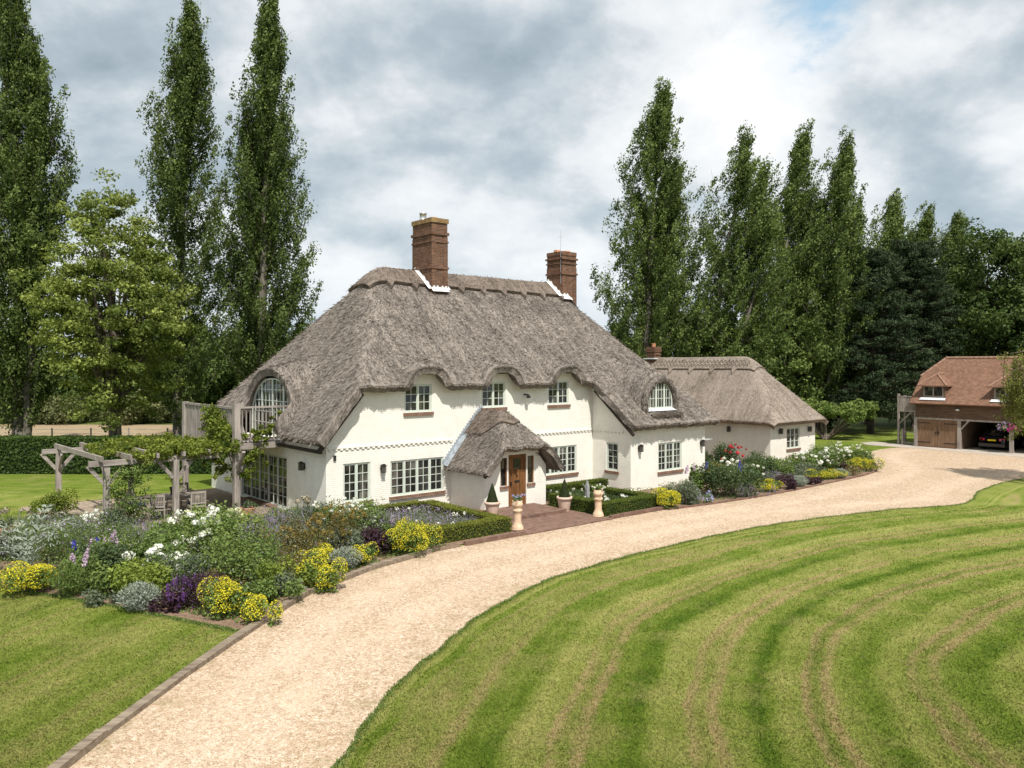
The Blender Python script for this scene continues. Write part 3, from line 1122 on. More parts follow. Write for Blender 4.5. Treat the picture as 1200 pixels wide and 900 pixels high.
def f_roof(u, v):
    z = f_main(u, v)
    for (c, w) in EYES:
        x = np.clip(np.abs(u - c) / w, 0, 1)
        hood = 4.7 + 1.28 * np.sqrt(np.maximum(0, 1 - x ** 2.6)) + 0.26 * (v + 0.55)
        hood = np.where(np.abs(u - c) < w, hood, -5)
        z = np.where(v < 3, smax(z, hood, 0.13), z)
    x = np.clip(np.abs(v - END_C) / END_W, 0, 1)
    hood = 3.1 + 2.76 * np.sqrt(np.maximum(0, 1 - x ** 2.2)) + 0.25 * (u - 0.1)
    hood = np.where((np.abs(v - END_C) < END_W) & (u < 4), hood, -5)
    z = np.where(u < 4, smax(z, hood, 0.3), z)
    # dormer in the catslide over the bay
    x = np.clip(np.abs(u - DOR_C) / 1.32, 0, 1)
    hood = 4.05 + 1.60 * np.sqrt(np.maximum(0, 1 - x ** 2)) + 0.20 * (v + 2.1)
    hood = np.where((np.abs(u - DOR_C) < 1.32) & (v < 2), hood, -5)
    g = np.clip((v + 2.16) / 0.08, 0, 1)
    z = np.where(v < 2, z * (1 - g) + smax(z, hood, 0.45) * g, z)
    return z + 0.035 * wave_noise(u, v, 3)


DOR_C = 16.95


def build_main_roof():
    us = np.concatenate([np.arange(-0.6, 13.9, 0.07), np.linspace(13.92, 14.3, 14), np.arange(14.36, 20.9, 0.07), [20.9]])
    jump = 1 / (1 + np.exp(-(us - 14.12) / 0.035))
    ve = -0.55 * (1 - jump) + -3.02 * jump
    ve = ve + 0.02 * np.sin(us * 5.1) + 0.015 * np.sin(us * 13.0)
    tv = np.concatenate([np.linspace(0, 0.28, 62), np.linspace(0.29, 1.0, 66)])
    Ug = np.repeat(us[:, None], len(tv), 1)
    Vg = np.empty_like(Ug)
    # rows follow the eaves near the bottom and run straight above
    for j, t in enumerate(tv):
        Vg[:, j] = ve + (12.5 - ve) * t
    # put a tight pair of rows at the dormer face
    face = np.abs(us - DOR_C) < 1.45
    for i in np.where(face)[0]:
        k = int(np.argmin(np.abs(Vg[i] + 2.12)))
        Vg[i, k] = -2.17
        Vg[i, k + 1] = -2.075
    # the end slope is cut back round the balcony doorway
    cut = 0.72 / (1 + np.exp(-(2.50 - np.abs(Vg - END_C)) / 0.035))
    Ug = Ug + cut * np.clip(1 - (Ug + 0.6) / 2.2, 0, 1)
    Zg = f_roof(Ug, Vg)
    return height_roof('thatch_roof', Ug, Vg, Zg, 0.33, 'thatch', house, 120000, 5, slen=0.20, swid=0.024, edge_straws=5000)


roof = build_main_roof()


def ridge_cap(parent, name, f, u0, u1, vc, half, teeth, mat, lift=0.13, seed=3, straws=5000, tooth=0.28, period=1.3, swap=False, end0=None):
    us = np.arange(u0, u1 + 0.001, 0.07)
    ph = ((us - u0) / period) % 1.0
    tri = np.where(ph < 0.78, 0.0, 1 - np.abs((ph - 0.89) / 0.11)) if teeth == 'point' else np.where(ph < 0.72, ph * 0.12, (1 - (ph - 0.72) / 0.28) * 1.0)
    lo = vc - half - tooth * tri
    hi = vc + half + tooth * tri
    tv = np.linspace(0, 1, 26)
    Ug = np.repeat(us[:, None], len(tv), 1)
    Vg = lo[:, None] + (hi - lo)[:, None] * tv[None, :]
    Zg = f(Ug, Vg) + lift
    if swap:
        return height_roof(name, Vg, Ug, Zg, 0.16, mat, parent, straws, seed)
    return height_roof(name, Ug, Vg, Zg, 0.16, mat, parent, straws, seed)


def f_ridge(u, v):
    return f_main(u, v) + 0.05 * wave_noise(u, v, 8)


ridge_cap(roof, 'ridge_cap', f_ridge, 4.75, 17.75, 6.0, 1.0, 'scallop', 'thatch_ridge', lift=0.22, tooth=0.42, period=1.4)

# walls ------------------------------------------------------------------
wl = MB()
TF = frame_v(0.0)
TE = frame_u(0.0)
TB = frame_v(-2.49)
TS = frame_u(14.48)
W1, W2, W3 = (0.72, 1.92, 0.69, 2.2), (2.83, 5.45, 0.71, 2.14), (11.05, 13.38, 0.80, 2.13)
U1, U2, U3 = (3.5, 4.84, 4.06, 5.22), (7.5, 8.85, 4.12, 5.26), (11.48, 12.84, 4.12, 5.26)
fronttop = lambda a: min(5.62, 3.15 + 1.2075 * (a + 0.6) - 0.52)
wall_panel(wl, TF, 0.0, 14.48, 0.0, 5.62, (W1, W2, W3, U1, U2, U3), fronttop)
ED = (3.44, 8.2, 0.06, 2.22)
BD = (3.98, 7.92, 2.95, 5.45)


def endtop(a):
    base = min(3.32, 10.75 - 1.06 * (a - 6) - 0.5)
    x = abs(a - END_C) / (END_W - 0.1)
    if x < 0.93:
        base = 2.92
    return base


wall_panel(wl, TE, 0.0, 12.0, 0.0, 6.0, (ED,), endtop)
BS = (-1.7, -0.92, 0.9, 2.27)
wall_panel(wl, TS, -2.49, 0.0, 0.0, 5.4, (BS,), lambda a: F0 + SF * (a + 0.55) - 0.46)
BW = (16.5, 18.35, 0.78, 2.18)
wall_panel(wl, TB, 14.48, 20.27, 0.0, 3.1, (BW,))
TR = lambda a, b, c: (20.27 + b, a, c)
wall_panel(wl, TR, -2.49, 12.0, 0.0, 3.0)
TK = lambda a, b, c: (a, 12.0 + b, c)
wall_panel(wl, TK, 0.0, 20.27, 0.0, 4.0)
wl.boxf(TE, 3.45, 7.9, -0.56, -0.45, 2.85, 4.3)
wl.boxf(TE, 4.15, 7.5, -0.56, -0.45, 4.3, 4.95)
wl.boxf(TE, 4.8, 6.85, -0.56, -0.45, 4.95, 5.4)
wl.boxf(TE, 3.3, 8.05, -0.56, -0.001, 2.86, 2.921)
walls = wl.build('wall', 'wall_paint', house)

# string course with its row of dentils
def course(T, a0, a1):
    sc = MB()
    sc.boxf(T, a0, a1, 0.0, 0.05, 2.80, 2.86)
    k = a0 + 0.05
    while k < a1 - 0.1:
        sc.boxf(T, k, k + 0.11, 0.0, 0.046, 2.735, 2.799)
        k += 0.235
    sc.build('string_course', 'wall_paint', house)


course(TF, 0.06, 5.9)
course(TF, 8.95, 14.42)
course(TS, -2.05, -0.06)

casement(house, TF, *W1, 2, 2, 4)
casement(house, TF, *W2, 4, 2, 4)
casement(house, TF, *W3, 4, 2, 4)
for q in (U1, U2, U3):
    casement(house, TF, *q, 2, 2, 3)
casement(house, TS, *BS, 1, 2, 4)
casement(house, TB, *BW, 3, 2, 4)
# french doors under the balcony
fd = casement(house, TE, *ED, 5, 2, 5, sill=False, name='french_door')
dp = MB()
dp.boxf(TE, 4.4, 7.3, 0.0, 0.3, 0.05, 0.12)
dp.build('door_step', 'brick_sill', fd)


def arched(parent, T, a0, a1, c0, c1, spring, nleaf, rows, name, pw=2.0, depth=0.0):
    """arched glazed frame: bars clipped under the curve"""
    f = MB()
    pn = MB()
    ac, aw = (a0 + a1) / 2, (a1 - a0) / 2

    def top(a):
        x = min(1, abs(a - ac) / aw)
        return spring + (c1 - spring) * max(0.0, 1 - x ** pw) ** (1 / pw)
    n = 36
    d0, d1 = depth, depth + 0.07
    for i in range(n):
        ta, tb = PI - PI * i / n, PI - PI * (i + 1) / n

        def pt(t, k):
            cx, sx = math.cos(t), math.sin(t)
            return (ac + aw * k * math.copysign(abs(cx) ** (2 / pw), cx), spring + (c1 - spring) * (k if k < 1 else 1) * abs(sx) ** (2 / pw))
        k = 1 - 0.07 / aw
        p, q, r, s = pt(ta, 1), pt(tb, 1), pt(tb, k), pt(ta, k)
        lo = [T(p[0], d0, p[1]), T(q[0], d0, q[1]), T(r[0], d0, r[1]), T(s[0], d0, s[1])]
        hi = [T(p[0], d1, p[1]), T(q[0], d1, q[1]), T(r[0], d1, r[1]), T(s[0], d1, s[1])]
        f.hexa(lo + hi)
    f.boxf(T, a0, a0 + 0.07, d0, d1, c0, spring)
    f.boxf(T, a1 - 0.07, a1, d0, d1, c0, spring)
    f.boxf(T, a0 + 0.07, a1 - 0.07, d0, d1, c0, c0 + 0.08)
    lw = (a1 - a0) / nleaf
    for i in range(1, nleaf):
        x = a0 + lw * i
        f.boxf(T, x - 0.055, x + 0.055, d0 + 0.001, d1 - 0.004, c0 + 0.08, top(x) - 0.04)
    for i in range(nleaf):
        for g in range(1, 3):
            x = a0 + lw * (i + g / 3)
            if top(x) - 0.06 > c0 + 0.2:
                f.boxf(T, x - 0.013, x + 0.013, d0 + 0.012, d0 + 0.045, c0 + 0.08, top(x) - 0.05)
    hh = (c1 - c0 - 0.1) / rows
    for r in range(1, rows):
        z = c0 + 0.08 + hh * r
        x0, x1 = a0 + 0.06, a1 - 0.06
        if z > spring:
            k = max(0.0, 1 - ((z - spring) / (c1 - spring)) ** pw) ** (1 / pw)
            x0, x1 = ac - aw * k + 0.03, ac + aw * k - 0.03
        if x1 > x0:
            f.boxf(T, x0, x1, d0 + 0.013, d0 + 0.044, z - 0.013, z + 0.013)
    N = 24
    pts = [T(a0 + 0.03, d0 + 0.02, c0 + 0.03), T(a1 - 0.03, d0 + 0.02, c0 + 0.03)]
    for i in range(N + 1):
        t = PI * i / N
        cx = math.cos(t)
        pts.append(T(ac + (aw - 0.03) * math.copysign(abs(cx) ** (2 / pw), cx), d0 + 0.02, spring + (c1 - 0.03 - spring) * math.sin(t) ** (2 / pw)))
    pn.poly(pts)
    w = f.build(name, 'sage_paint', parent)
    pn.build('pane', 'window_glass', w)
    return w


arched(house, TE, 3.42, 7.92, 2.92, 5.44, 3.6, 4, 5, 'balcony_door', 2.15, -0.42)
TD = frame_v(-2.19)
dw = arched(house, TD, DOR_C - 0.93, DOR_C + 0.93, 3.86, 5.22, 4.15, 3, 3, 'dormer_window', 2.0, 0.0)
lf = MB()
lf.poly([(DOR_C - 1.0, -2.17, 3.94), (DOR_C + 1.0, -2.17, 3.94), (DOR_C + 1.15, -2.42, 3.76), (DOR_C - 1.15, -2.42, 3.76)])
lf.box(DOR_C - 1.0, DOR_C + 1.0, -2.24, -2.16, 3.76, 3.87)
lf.build('lead_apron', 'lead', dw)


def dormer_hood():
    """the rolled thatch lip round the dormer window and the roll under its apron"""
    t = np.linspace(-0.06, 1.06, 60) * PI
    n = 14
    r0 = np.linspace(0, 2 * PI, n)
    V = []
    for a in t:
        cx, sz = math.cos(a), math.sin(a)
        for b in r0:
            rr = 1.16 + 0.17 * math.cos(b)
            vv = -2.20 + 0.22 * math.sin(b)
            V.append((DOR_C + rr * cx, vv, 4.05 + (rr + 0.12) * sz * (1.0 if sz > 0 else 1.0)))
    V = np.array(V).reshape(len(t), n, 3)
    o = height_roof('dormer_hood', V[..., 0], V[..., 1], V[..., 2], 0.0, 'thatch', roof, 3500, 9)
    s = np.linspace(-1.15, 1.15, 30)
    V = []
    for a in s:
        e = math.sqrt(max(0.05, 1 - (abs(a) / 1.2) ** 4))
        for b in r0:
            V.append((DOR_C + 0.05 + a, -2.62 + 0.17 * e * math.sin(b), 3.57 + 0.16 * e * math.cos(b) - 0.02))
    V = np.array(V).reshape(len(s), n, 3)
    height_roof('apron_roll', V[..., 0], V[..., 1], V[..., 2], 0.0, 'thatch_ridge', roof, 1500, 10)


dormer_hood()

# dark board-shaped strips added to stand for the shade under the thatch edges
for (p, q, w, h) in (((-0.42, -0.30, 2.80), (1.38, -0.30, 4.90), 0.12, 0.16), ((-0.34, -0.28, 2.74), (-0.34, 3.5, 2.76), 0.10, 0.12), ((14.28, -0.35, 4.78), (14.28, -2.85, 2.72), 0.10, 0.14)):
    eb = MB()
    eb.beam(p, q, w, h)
    eb.build('eave_shade_strip', 'dark_brown_and_shade', house)

for (T, a, c) in ((TF, 2.42, 1.88), (TB, 15.05, 2.03), (TB, 19.9, 1.97), (TE, 1.8, 2.0)):
    lantern(house, T, a, c)
vt = MB()
vt.boxf(TF, 0.30, 0.40, 0.0, 0.06, 2.36, 2.56)
vt.build('alarm_box', 'black_metal', house)
vt = MB()
vt.boxf(TE, 9.0, 9.35, 0.0, 0.05, 0.75, 0.97)
vt.build('wall_vent', 'black_metal', house)
vt = MB()
vt.boxf(TF, 9.95, 10.03, 0.0, 0.28, 4.62, 4.68)
vt.lathe([(0.02, 0), (0.09, 0.01), (0.10, 0.09), (0.03, 0.14)], (9.99, -0.28, 4.5), 10)
vt.build('security_light', 'black_metal', house)
vt = MB()
vt.box(20.28, 21.0, -2.45, -1.3, 2.10, 2.17)
vt.build('eave_soffit', 'white_paint', house)

# chimneys
c1 = chimney(house, 8.56, 5.55, 0.47, 0.84, 9.0, 13.24, [(10.75, 10.85, 0.06), (12.05, 12.13, 0.05), (12.42, 12.56, 0.07)])
fp = MB()
fp.lathe([(0.17, 0), (0.17, 0.36), (0.19, 0.37), (0.19, 0.43), (0.05, 0.45)], (8.45, 6.0, 13.24), 16)
fp.build('flue_pot', 'galvanised', c1, True)
fp = MB()
fp.lathe([(0.22, 0), (0.24, 0.04), (0.22, 0.12), (0.1, 0.13)], (8.6, 5.3, 13.24), 14)
fp.build('chimney_pot', 'terracotta', c1)
ls = MB()


def zmain(u, v):
    return float(f_roof(np.array([u]), np.array([v]))[0])


def flashing(mb, u, v, du, dv, w=0.16, lift=0.24):
    """lead dressed round the foot of a chimney where it leaves the thatch"""
    ring = [(-du, dv), (-du, 0), (-du, -dv), (0, -dv), (du, -dv), (du, 0), (du, dv)]
    for a, b in zip(ring[:-1], ring[1:]):
        nx, ny = (b[1] - a[1]), -(b[0] - a[0])
        l = math.hypot(nx, ny)
        for k in range(5):
            p = [a[i] + (b[i] - a[i]) * k / 5 for i in (0, 1)]
            q = [a[i] + (b[i] - a[i]) * (k + 1) / 5 for i in (0, 1)]
            sgn = 1 if (p[0] * nx + p[1] * ny) > 0 else -1
            ox, oy = sgn * nx / l * w, sgn * ny / l * w
            zs = [zmain(u + x, v + y) + lift for x, y in ((p[0], p[1]), (q[0], q[1]), (q[0] + ox, q[1] + oy), (p[0] + ox, p[1] + oy))]
            mb.poly([(u + p[0], v + p[1], zs[0]), (u + q[0], v + q[1], zs[1]), (u + q[0] + ox, v + q[1] + oy, zs[2]), (u + p[0] + ox, v + p[1] + oy, zs[3])])
            ux, uy = sgn * nx / l * 0.012, sgn * ny / l * 0.012
            hgt = 0.16 if k % 2 else 0.09
            mb.poly([(u + p[0] + ux, v + p[1] + uy, zs[0]), (u + q[0] + ux, v + q[1] + uy, zs[1]), (u + q[0] + ux, v + q[1] + uy, zs[1] + hgt), (u + p[0] + ux, v + p[1] + uy, zs[0] + hgt)])


flashing(ls, 8.56, 5.55, 0.5, 0.87)
ls.build('flashing', 'white_paint', c1)
c2 = chimney(house, 17.7, 5.55, 0.56, 0.62, 6.5, 12.45, [(11.15, 11.25, 0.07), (11.75, 11.82, 0.05), (12.0, 12.1, 0.08)], lichen=False, flare=0.02)
fp = MB()
fp.lathe([(0.2, 0), (0.22, 0.05), (0.2, 0.16), (0.1, 0.17)], (17.5, 5.7, 12.45), 14)
fp.lathe([(0.2, 0), (0.22, 0.05), (0.2, 0.12), (0.1, 0.13)], (17.95, 5.4, 12.45), 14)
fp.build('chimney_pot', 'terracotta', c2)
ls = MB()
flashing(ls, 17.7, 5.55, 0.6, 0.66, 0.22)
ls.build('flashing', 'white_paint', c2)
an = MB()
an.tube([(17.1, 5.0, 10.6), (17.1, 5.0, 13.6)], 0.012, 6)
an.tube([(16.95, 5.0, 13.25), (17.25, 5.0, 13.25)], 0.01, 6)
an.build('aerial', 'galvanised', house)

# porch -----------------------------------------------------------------
PC = 7.55
TP = frame_v(-2.35)
pw_ = MB()
PD = (7.05, 8.03, 0.16, 2.28)
PL, PR_ = (6.62, 6.98, 1.02, 2.18), (8.1, 8.46, 1.02, 2.18)


def porchtop(a):
    return min(2.5, 4.05 - 1.19 * abs(a - PC) - 0.42)


wall_panel(pw_, TP, 5.8, 9.15, 0.0, 2.5, (PD, PL, PR_), porchtop)
TPl = lambda a, b, c: (5.8 - b, a, c)
wall_panel(pw_, TPl, -2.35, 0.0, 0.0, 1.62)
TPr = lambda a, b, c: (9.15 + b, a, c)
wall_panel(pw_, TPr, -2.35, 0.0, 0.0, 1.62)
porch = pw_.build('porch', 'wall_paint', house)


def f_porch(u, v):
    l = 4.05 - 1.19 * np.abs(u - PC)
    l = np.minimum(l, 4.05)
    ridge = 4.05 - 1.19 * np.sqrt((u - PC) ** 2 + 0.06) + 0.22
    hip = 2.66 + 0.92 * (v + 2.95)
    return smin(ridge, hip, 0.35) + 0.02 * wave_noise(u * 2, v * 2, 5)


us = np.arange(5.42, 9.74, 0.06)
tv = np.linspace(0, 1, 46)
ve = -2.95 + 0.03 * np.sin(us * 6)
Ug = np.repeat(us[:, None], len(tv), 1)
Vg = ve[:, None] + (-0.03 - ve[:, None]) * tv[None, :]
pr = height_roof('porch_roof', Ug, Vg, f_porch(Ug, Vg), 0.27, 'thatch', porch, 12000, 12, edge_straws=1500)
us = np.arange(6.5, 8.62, 0.06)
lo = -2.0 + 0.9 * ((us - PC) / 1.05) ** 2 - 0.1
Ug = np.repeat(us[:, None], 20, 1)
Vg = lo[:, None] + (-0.05 - lo[:, None]) * np.linspace(0, 1, 20)[None, :]
height_roof('ridge_cap', Ug, Vg, f_porch(Ug, Vg) + 0.11, 0.13, 'thatch_ridge', pr, 2500, 13)
fl = MB()
prev = None
for k in range(0, 23):
    a = 5.42 + k * (PC - 5.42) / 22
    z = float(f_porch(np.array([a]), np.array([-0.05]))[0]) + 0.06
    if prev:
        (a0, z0) = prev
        fl.poly([(a0, -0.30, z0 - 0.02), (a, -0.30, z - 0.02), (a, -0.012, z + 0.03), (a0, -0.012, z0 + 0.03)])
        fl.poly([(a0, -0.012, z0 + 0.03), (a, -0.012, z + 0.03), (a, -0.012, z + 0.17), (a0, -0.012, z0 + 0.17)])
        fl.box(a0 - 0.02, a0 + 0.05, -0.02, -0.006, z0 + 0.10, z0 + 0.24)
    prev = (a, z)
fl.build('lead_flashing', 'lead_grey', pr)
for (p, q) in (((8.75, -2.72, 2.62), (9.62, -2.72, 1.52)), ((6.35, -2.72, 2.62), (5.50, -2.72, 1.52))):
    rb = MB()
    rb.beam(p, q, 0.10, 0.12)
    rb.build('barge_board', 'dark_brown_and_shade', porch)
dr = MB()
dr.boxf(TP, 7.055, 8.025, -0.12, -0.06, 0.162, 2.275)
for k in range(6):
    x = 7.10 + k * 0.15
    dr.boxf(TP, x, x + 0.135, -0.06, -0.045, 0.25, 1.55)
dr.boxf(TP, 7.055, 7.13, -0.06, -0.03, 0.162, 2.275)
dr.boxf(TP, 7.95, 8.025, -0.06, -0.03, 0.162, 2.275)
dr.boxf(TP, 7.13, 7.95, -0.06, -0.031, 2.17, 2.275)
dr.boxf(TP, 7.13, 7.95, -0.06, -0.031, 0.162, 0.25)
dr.boxf(TP, 7.13, 7.95, -0.061, -0.036, 1.55, 1.63)
door = dr.build('front_door', 'oak_door', porch)
dg = MB()
dg.boxf(TP, 7.36, 7.72, -0.06, -0.04, 1.68, 2.12)
dg.build('pane', 'window_glass', door)
dk = MB()
dk.boxf(TP, 7.42, 7.66, -0.045, -0.02, 1.12, 1.2)
dk.build('letter_plate', 'black_metal', door)
dk = MB()
dk.boxf(TP, 7.17, 7.22, -0.045, 0.03, 1.0, 1.16)
dk.build('handle', 'black_metal', door)
dk = MB()
dk.lathe([(0.05, 0), (0.05, 0.03)], (7.54, 2.35 * -1 + 0.04, 1.4), 10)
dk.build('knocker', 'black_metal', door)
for q in (PL, PR_):
    w = MB()
    w.boxf(TP, q[0], q[1], -0.10, -0.08, q[2], q[3])
    sd = w.build('side_window', 'window_glass', porch)
    s = MB()
    s.boxf(TP, q[0] - 0.04, q[1] + 0.04, -0.05, 0.06, q[2] - 0.13, q[2] - 0.002)
    s.build('sill', 'brick_sill', sd)
    s = MB()
    s.boxf(TP, q[0], q[0] + 0.05, -0.08, -0.03, q[2], q[3])
    s.boxf(TP, q[1] - 0.05, q[1], -0.08, -0.03, q[2], q[3])
    s.build('frame', 'oak_door', sd)

# balcony ---------------------------------------------------------------
bl = MB()
bl.box(-2.05, -0.02, 3.7, 9.7, 2.84, 2.90)
bl.box(-2.1, -0.02, 3.58, 3.72, 2.64, 2.88)
bl.box(-2.1, -1.96, 3.72, 9.62, 2.62, 2.84)
bl.box(-2.1, -0.02, 9.62, 9.76, 2.64, 2.88)
for k in range(9):
    y = 4.3 + k * 0.6
    bl.box(-1.96, -0.02, y, y + 0.06, 2.66, 2.84)
balcony = bl.build('balcony', 'oak_grey_beam', house)
for (y, top) in ((3.66, 4.46), (9.68, 4.35)):
    p = MB()
    p.box(-2.13, -1.9, y - 0.12, y + 0.12, 0.05, top)
    for d in (-1, 1):
        p.beam((-2.015, y + d * 0.1, 1.75), (-2.015, y + d * 0.75, 2.62), 0.09, 0.12, (1, 0, 0))
    p.beam((-1.92, y, 1.75), (-1.25, y, 2.64), 0.09, 0.12, (0, 1, 0))
    p.build('post', 'oak_grey', balcony)
rl = MB()
rl.box(-1.9, 0.35, 3.60, 3.72, 4.27, 4.34)
rl.box(-1.9, 0.35, 3.62, 3.70, 3.0, 3.07)
rl.box(0.27, 0.37, 3.6, 3.72, 2.9, 4.27)
rl.build('handrail', 'oak_grey_beam', balcony)
bb = MB()
bb.box(-0.025, 0.025, -0.02, 0.02, 0, 1.2)
b0 = bb.build('baluster', 'oak_grey', balcony)
b0.location = (-1.78, 3.66, 3.07)
for k in range(1, 13):
    b = b0.copy()
    COL.objects.link(b)
    b.parent = balcony
    b.location = (-1.78 + 0.165 * k, 3.66, 3.07)
sc_ = MB()
for k in range(40):
    y = 3.82 + k * 0.145
    if y > 9.5:
        break
    sc_.box(-2.045 + 0.008 * (k % 3), -2.005 + 0.008 * (k % 3), y, y + 0.138, 2.9, 4.24 + 0.02 * math.sin(k * 2.1))
sc_.box(-2.08, -1.98, 3.79, 9.55, 4.24, 4.33)
sc_.build('privacy_screen', 'oak_grey', balcony)

# ------------------------------------------------------------------ annexe
annexe = thing('thatched_annexe', 'single storey white annexe under a paler hipped thatched roof behind the long border', 'outbuilding', hw(29.45, -0.62), HA)


def f_ann(x, y):
    l = 2.5 + 1.24 * (x + 0.6)
    r = 2.5 + 1.24 * (5.89 - x)
    f = 2.5 + 1.09 * (y + 0.65)
    b = 2.5 + 1.09 * (15.0 - y)
    z = smin(smin(l, r, 0.3), smin(f, b, 0.3), 0.7)
    return z + 0.025 * wave_noise(x, y, 21)


xs = np.linspace(-0.6, 5.89, 90)
ys = np.concatenate([np.linspace(-0.65, 3.6, 62), np.linspace(3.8, 15.0, 50)])
Ug = np.repeat(xs[:, None], len(ys), 1)
Vg = np.repeat(ys[None, :], len(xs), 0)
ar = height_roof('thatch_roof', Ug, Vg, f_ann(Ug, Vg), 0.30, 'thatch_new', annexe, 26000, 22, slen=0.14)
ridge_cap(ar, 'ridge_cap', lambda u, v: f_ann(v, u), 2.35, 13.0, 2.645, 0.72, 'point', 'thatch_new', lift=0.13, straws=2500, tooth=0.30, period=1.75, swap=True)
rd = MB()
for sx in (-1, 1):
    for row in (0.42, 0.62):
        k = 2.9
        while k < 12.4:
            z = float(f_ann(np.array([2.645 + sx * row]), np.array([k]))[0]) + 0.15
            z2 = float(f_ann(np.array([2.645 + sx * (row - 0.16)]), np.array([k + 0.15]))[0]) + 0.15
            rd.beam((2.645 + sx * row, k, z), (2.645 + sx * (row - 0.16), k + 0.15, z2), 0.02, 0.02)
            rd.beam((2.645 + sx * (row - 0.16), k + 0.15, z2), (2.645 + sx * row, k + 0.3, z), 0.02, 0.02)
            k += 0.3
rd.build('ridge_ligger', 'dark_brown_and_shade', ar)
aw_ = MB()
TA = frame_v(0.0)
AW = (1.86, 3.38, 0.74, 2.06)
wall_panel(aw_, TA, 0.0, 5.29, 0.0, 2.7, (AW,))
TAl = frame_u(0.0)
wall_panel(aw_, TAl, 0.0, 14.4, 0.0, 2.7)
wall_panel(aw_, lambda a, b, c: (5.29 + b, a, c), 0.0, 14.4, 0.0, 2.7)
wall_panel(aw_, lambda a, b, c: (a, 14.4 + b, c), 0.0, 5.29, 0.0, 2.7)
aw_.build('wall', 'annexe_paint', annexe)
casement(annexe, TA, *AW, 3, 1, 3)
lantern(annexe, TA, 0.98, 1.9)
lantern(annexe, TA, 4.42, 1.86)
lantern(annexe, TAl, 2.9, 1.9)
ac = chimney(annexe, 2.645, 11.3, 0.36, 0.36, 5.6, 7.35, [(6.75, 6.82, 0.05), (7.0, 7.1, 0.06)], lichen=False, flare=0.03)
fp = MB()
fp.lathe([(0.14, 0), (0.16, 0.2), (0.18, 0.24), (0.12, 0.26)], (2.645, 11.3, 7.35), 12)
fp.build('chimney_pot', 'terracotta', ac)
fp = MB()
fp.box(2.1, 3.2, 10.8, 11.8, 6.45, 6.53)
fp.build('flashing', 'lead', ac)

# ------------------------------------------------------------------ garage
garage = thing('timber_garage', 'weatherboarded garage with clay tiled roof, dormers and open car bays', 'garage', (GO.x, GO.y, 0), GA)
gwl = MB()
TG = lambda a, b, c: (a, -b, c)
gwl.boxf(TG, 0.0, 9.7, -6.2, -6.1, 0.0, 3.2)
for x in (0.0, 9.6):
    gwl.hexa([TG(x, -0.1, 0), TG(x + 0.1, -0.1, 0), TG(x + 0.1, -6.1, 0), TG(x, -6.1, 0), TG(x, -0.1, 3.3), TG(x + 0.1, -0.1, 3.3), TG(x + 0.1, -6.1, 3.3), TG(x, -6.1, 3.3)])
    gwl.hexa([TG(x, -0.1, 3.3), TG(x + 0.1, -0.1, 3.3), TG(x + 0.1, -6.1, 3.3), TG(x, -6.1, 3.3), TG(x, -1.75, 4.95), TG(x + 0.1, -1.75, 4.95), TG(x + 0.1, -4.45, 4.95), TG(x, -4.45, 4.95)])
gwl.boxf(TG, 3.1, 3.16, -6.1, -0.2, 0.0, 3.2)
gwl.boxf(TG, 0.1, 9.6, -6.1, -0.25, 2.95, 3.05)
k = 0
while 2.16 + k * 0.155 < 3.2:
    z = 2.16 + k * 0.155
    gwl.hexa([TG(0.0, 0.0, z), TG(9.7, 0.0, z), TG(9.7, -0.1, z), TG(0.0, -0.1, z), TG(0.0, -0.035, z + 0.154), TG(9.7, -0.035, z + 0.154), TG(9.7, -0.1, z + 0.154), TG(0.0, -0.1, z + 0.154)])
    k += 1
gwl.build('wall', 'weatherboard', garage)
beam = MB()
beam.boxf(TG, -0.05, 9.75, -0.16, 0.02, 2.04, 2.158)
for x in (0.0, 3.0, 6.3, 9.55):
    beam.boxf(TG, x - 0.1, x + 0.13, -0.14, 0.018, 0.12, 2.04)
for (x, s) in ((3.13, 1), (6.2, -1), (6.43, 1), (9.45, -1)):
    beam.beam((x, 0.06, 1.45), (x + s * 0.5, 0.06, 2.06), 0.09, 0.12, (0, 1, 0))
for x in (0.0, 3.0, 6.3, 9.55):
    beam.boxf(TG, x - 0.13, x + 0.16, -0.17, 0.04, 0.0, 0.12)
beam.build('post_frame', 'oak_grey', garage)
for (x0, x1) in ((0.14, 1.51), (1.53, 2.88)):
    d = MB()
    n_ = 8
    for k in range(n_):
        a = x0 + (x1 - x0) * k / n_
        d.boxf(TG, a + 0.004, a + (x1 - x0) / n_ - 0.004, -0.12, -0.06 + 0.004 * (k % 2), 0.06, 2.03)
    gd = d.build('garage_door', 'barn_door', garage)
    sx = x0 if x0 < 1 else x1
    for z in (0.35, 1.75):
        h = MB()
        h.boxf(TG, min(sx, sx + (0.9 if x0 < 1 else -0.9)), max(sx, sx + (0.9 if x0 < 1 else -0.9)), -0.055, -0.04, z, z + 0.05)
        h.build('strap_hinge', 'black_metal', gd)
    h = MB()
    h.boxf(TG, 1.40 if x0 < 1 else 1.58, 1.48 if x0 < 1 else 1.66, -0.055, -0.02, 1.0, 1.2)
    h.build('handle', 'black_metal', gd)
xs = np.concatenate([np.arange(-0.28, 1.5, 0.12), np.arange(1.6, 10.0, 0.3)])
ys = np.linspace(-0.4, 6.6, 48)
Ug = np.repeat(xs[:, None], len(ys), 1)
Vg = np.repeat(ys[None, :], len(xs), 0)
fg = lambda x, y: np.minimum(np.minimum(3.22 + 0.955 * (y + 0.4), 3.22 + 0.955 * (6.6 - y)), 5.15 + 1.15 * (x + 0.28))
gr = height_roof('tiled_roof', Ug, Vg, fg(Ug, Vg), 0.11, 'roof_tiles', garage)
gr.data.polygons.foreach_set('use_smooth', [False] * len(gr.data.polygons))
rt = MB()
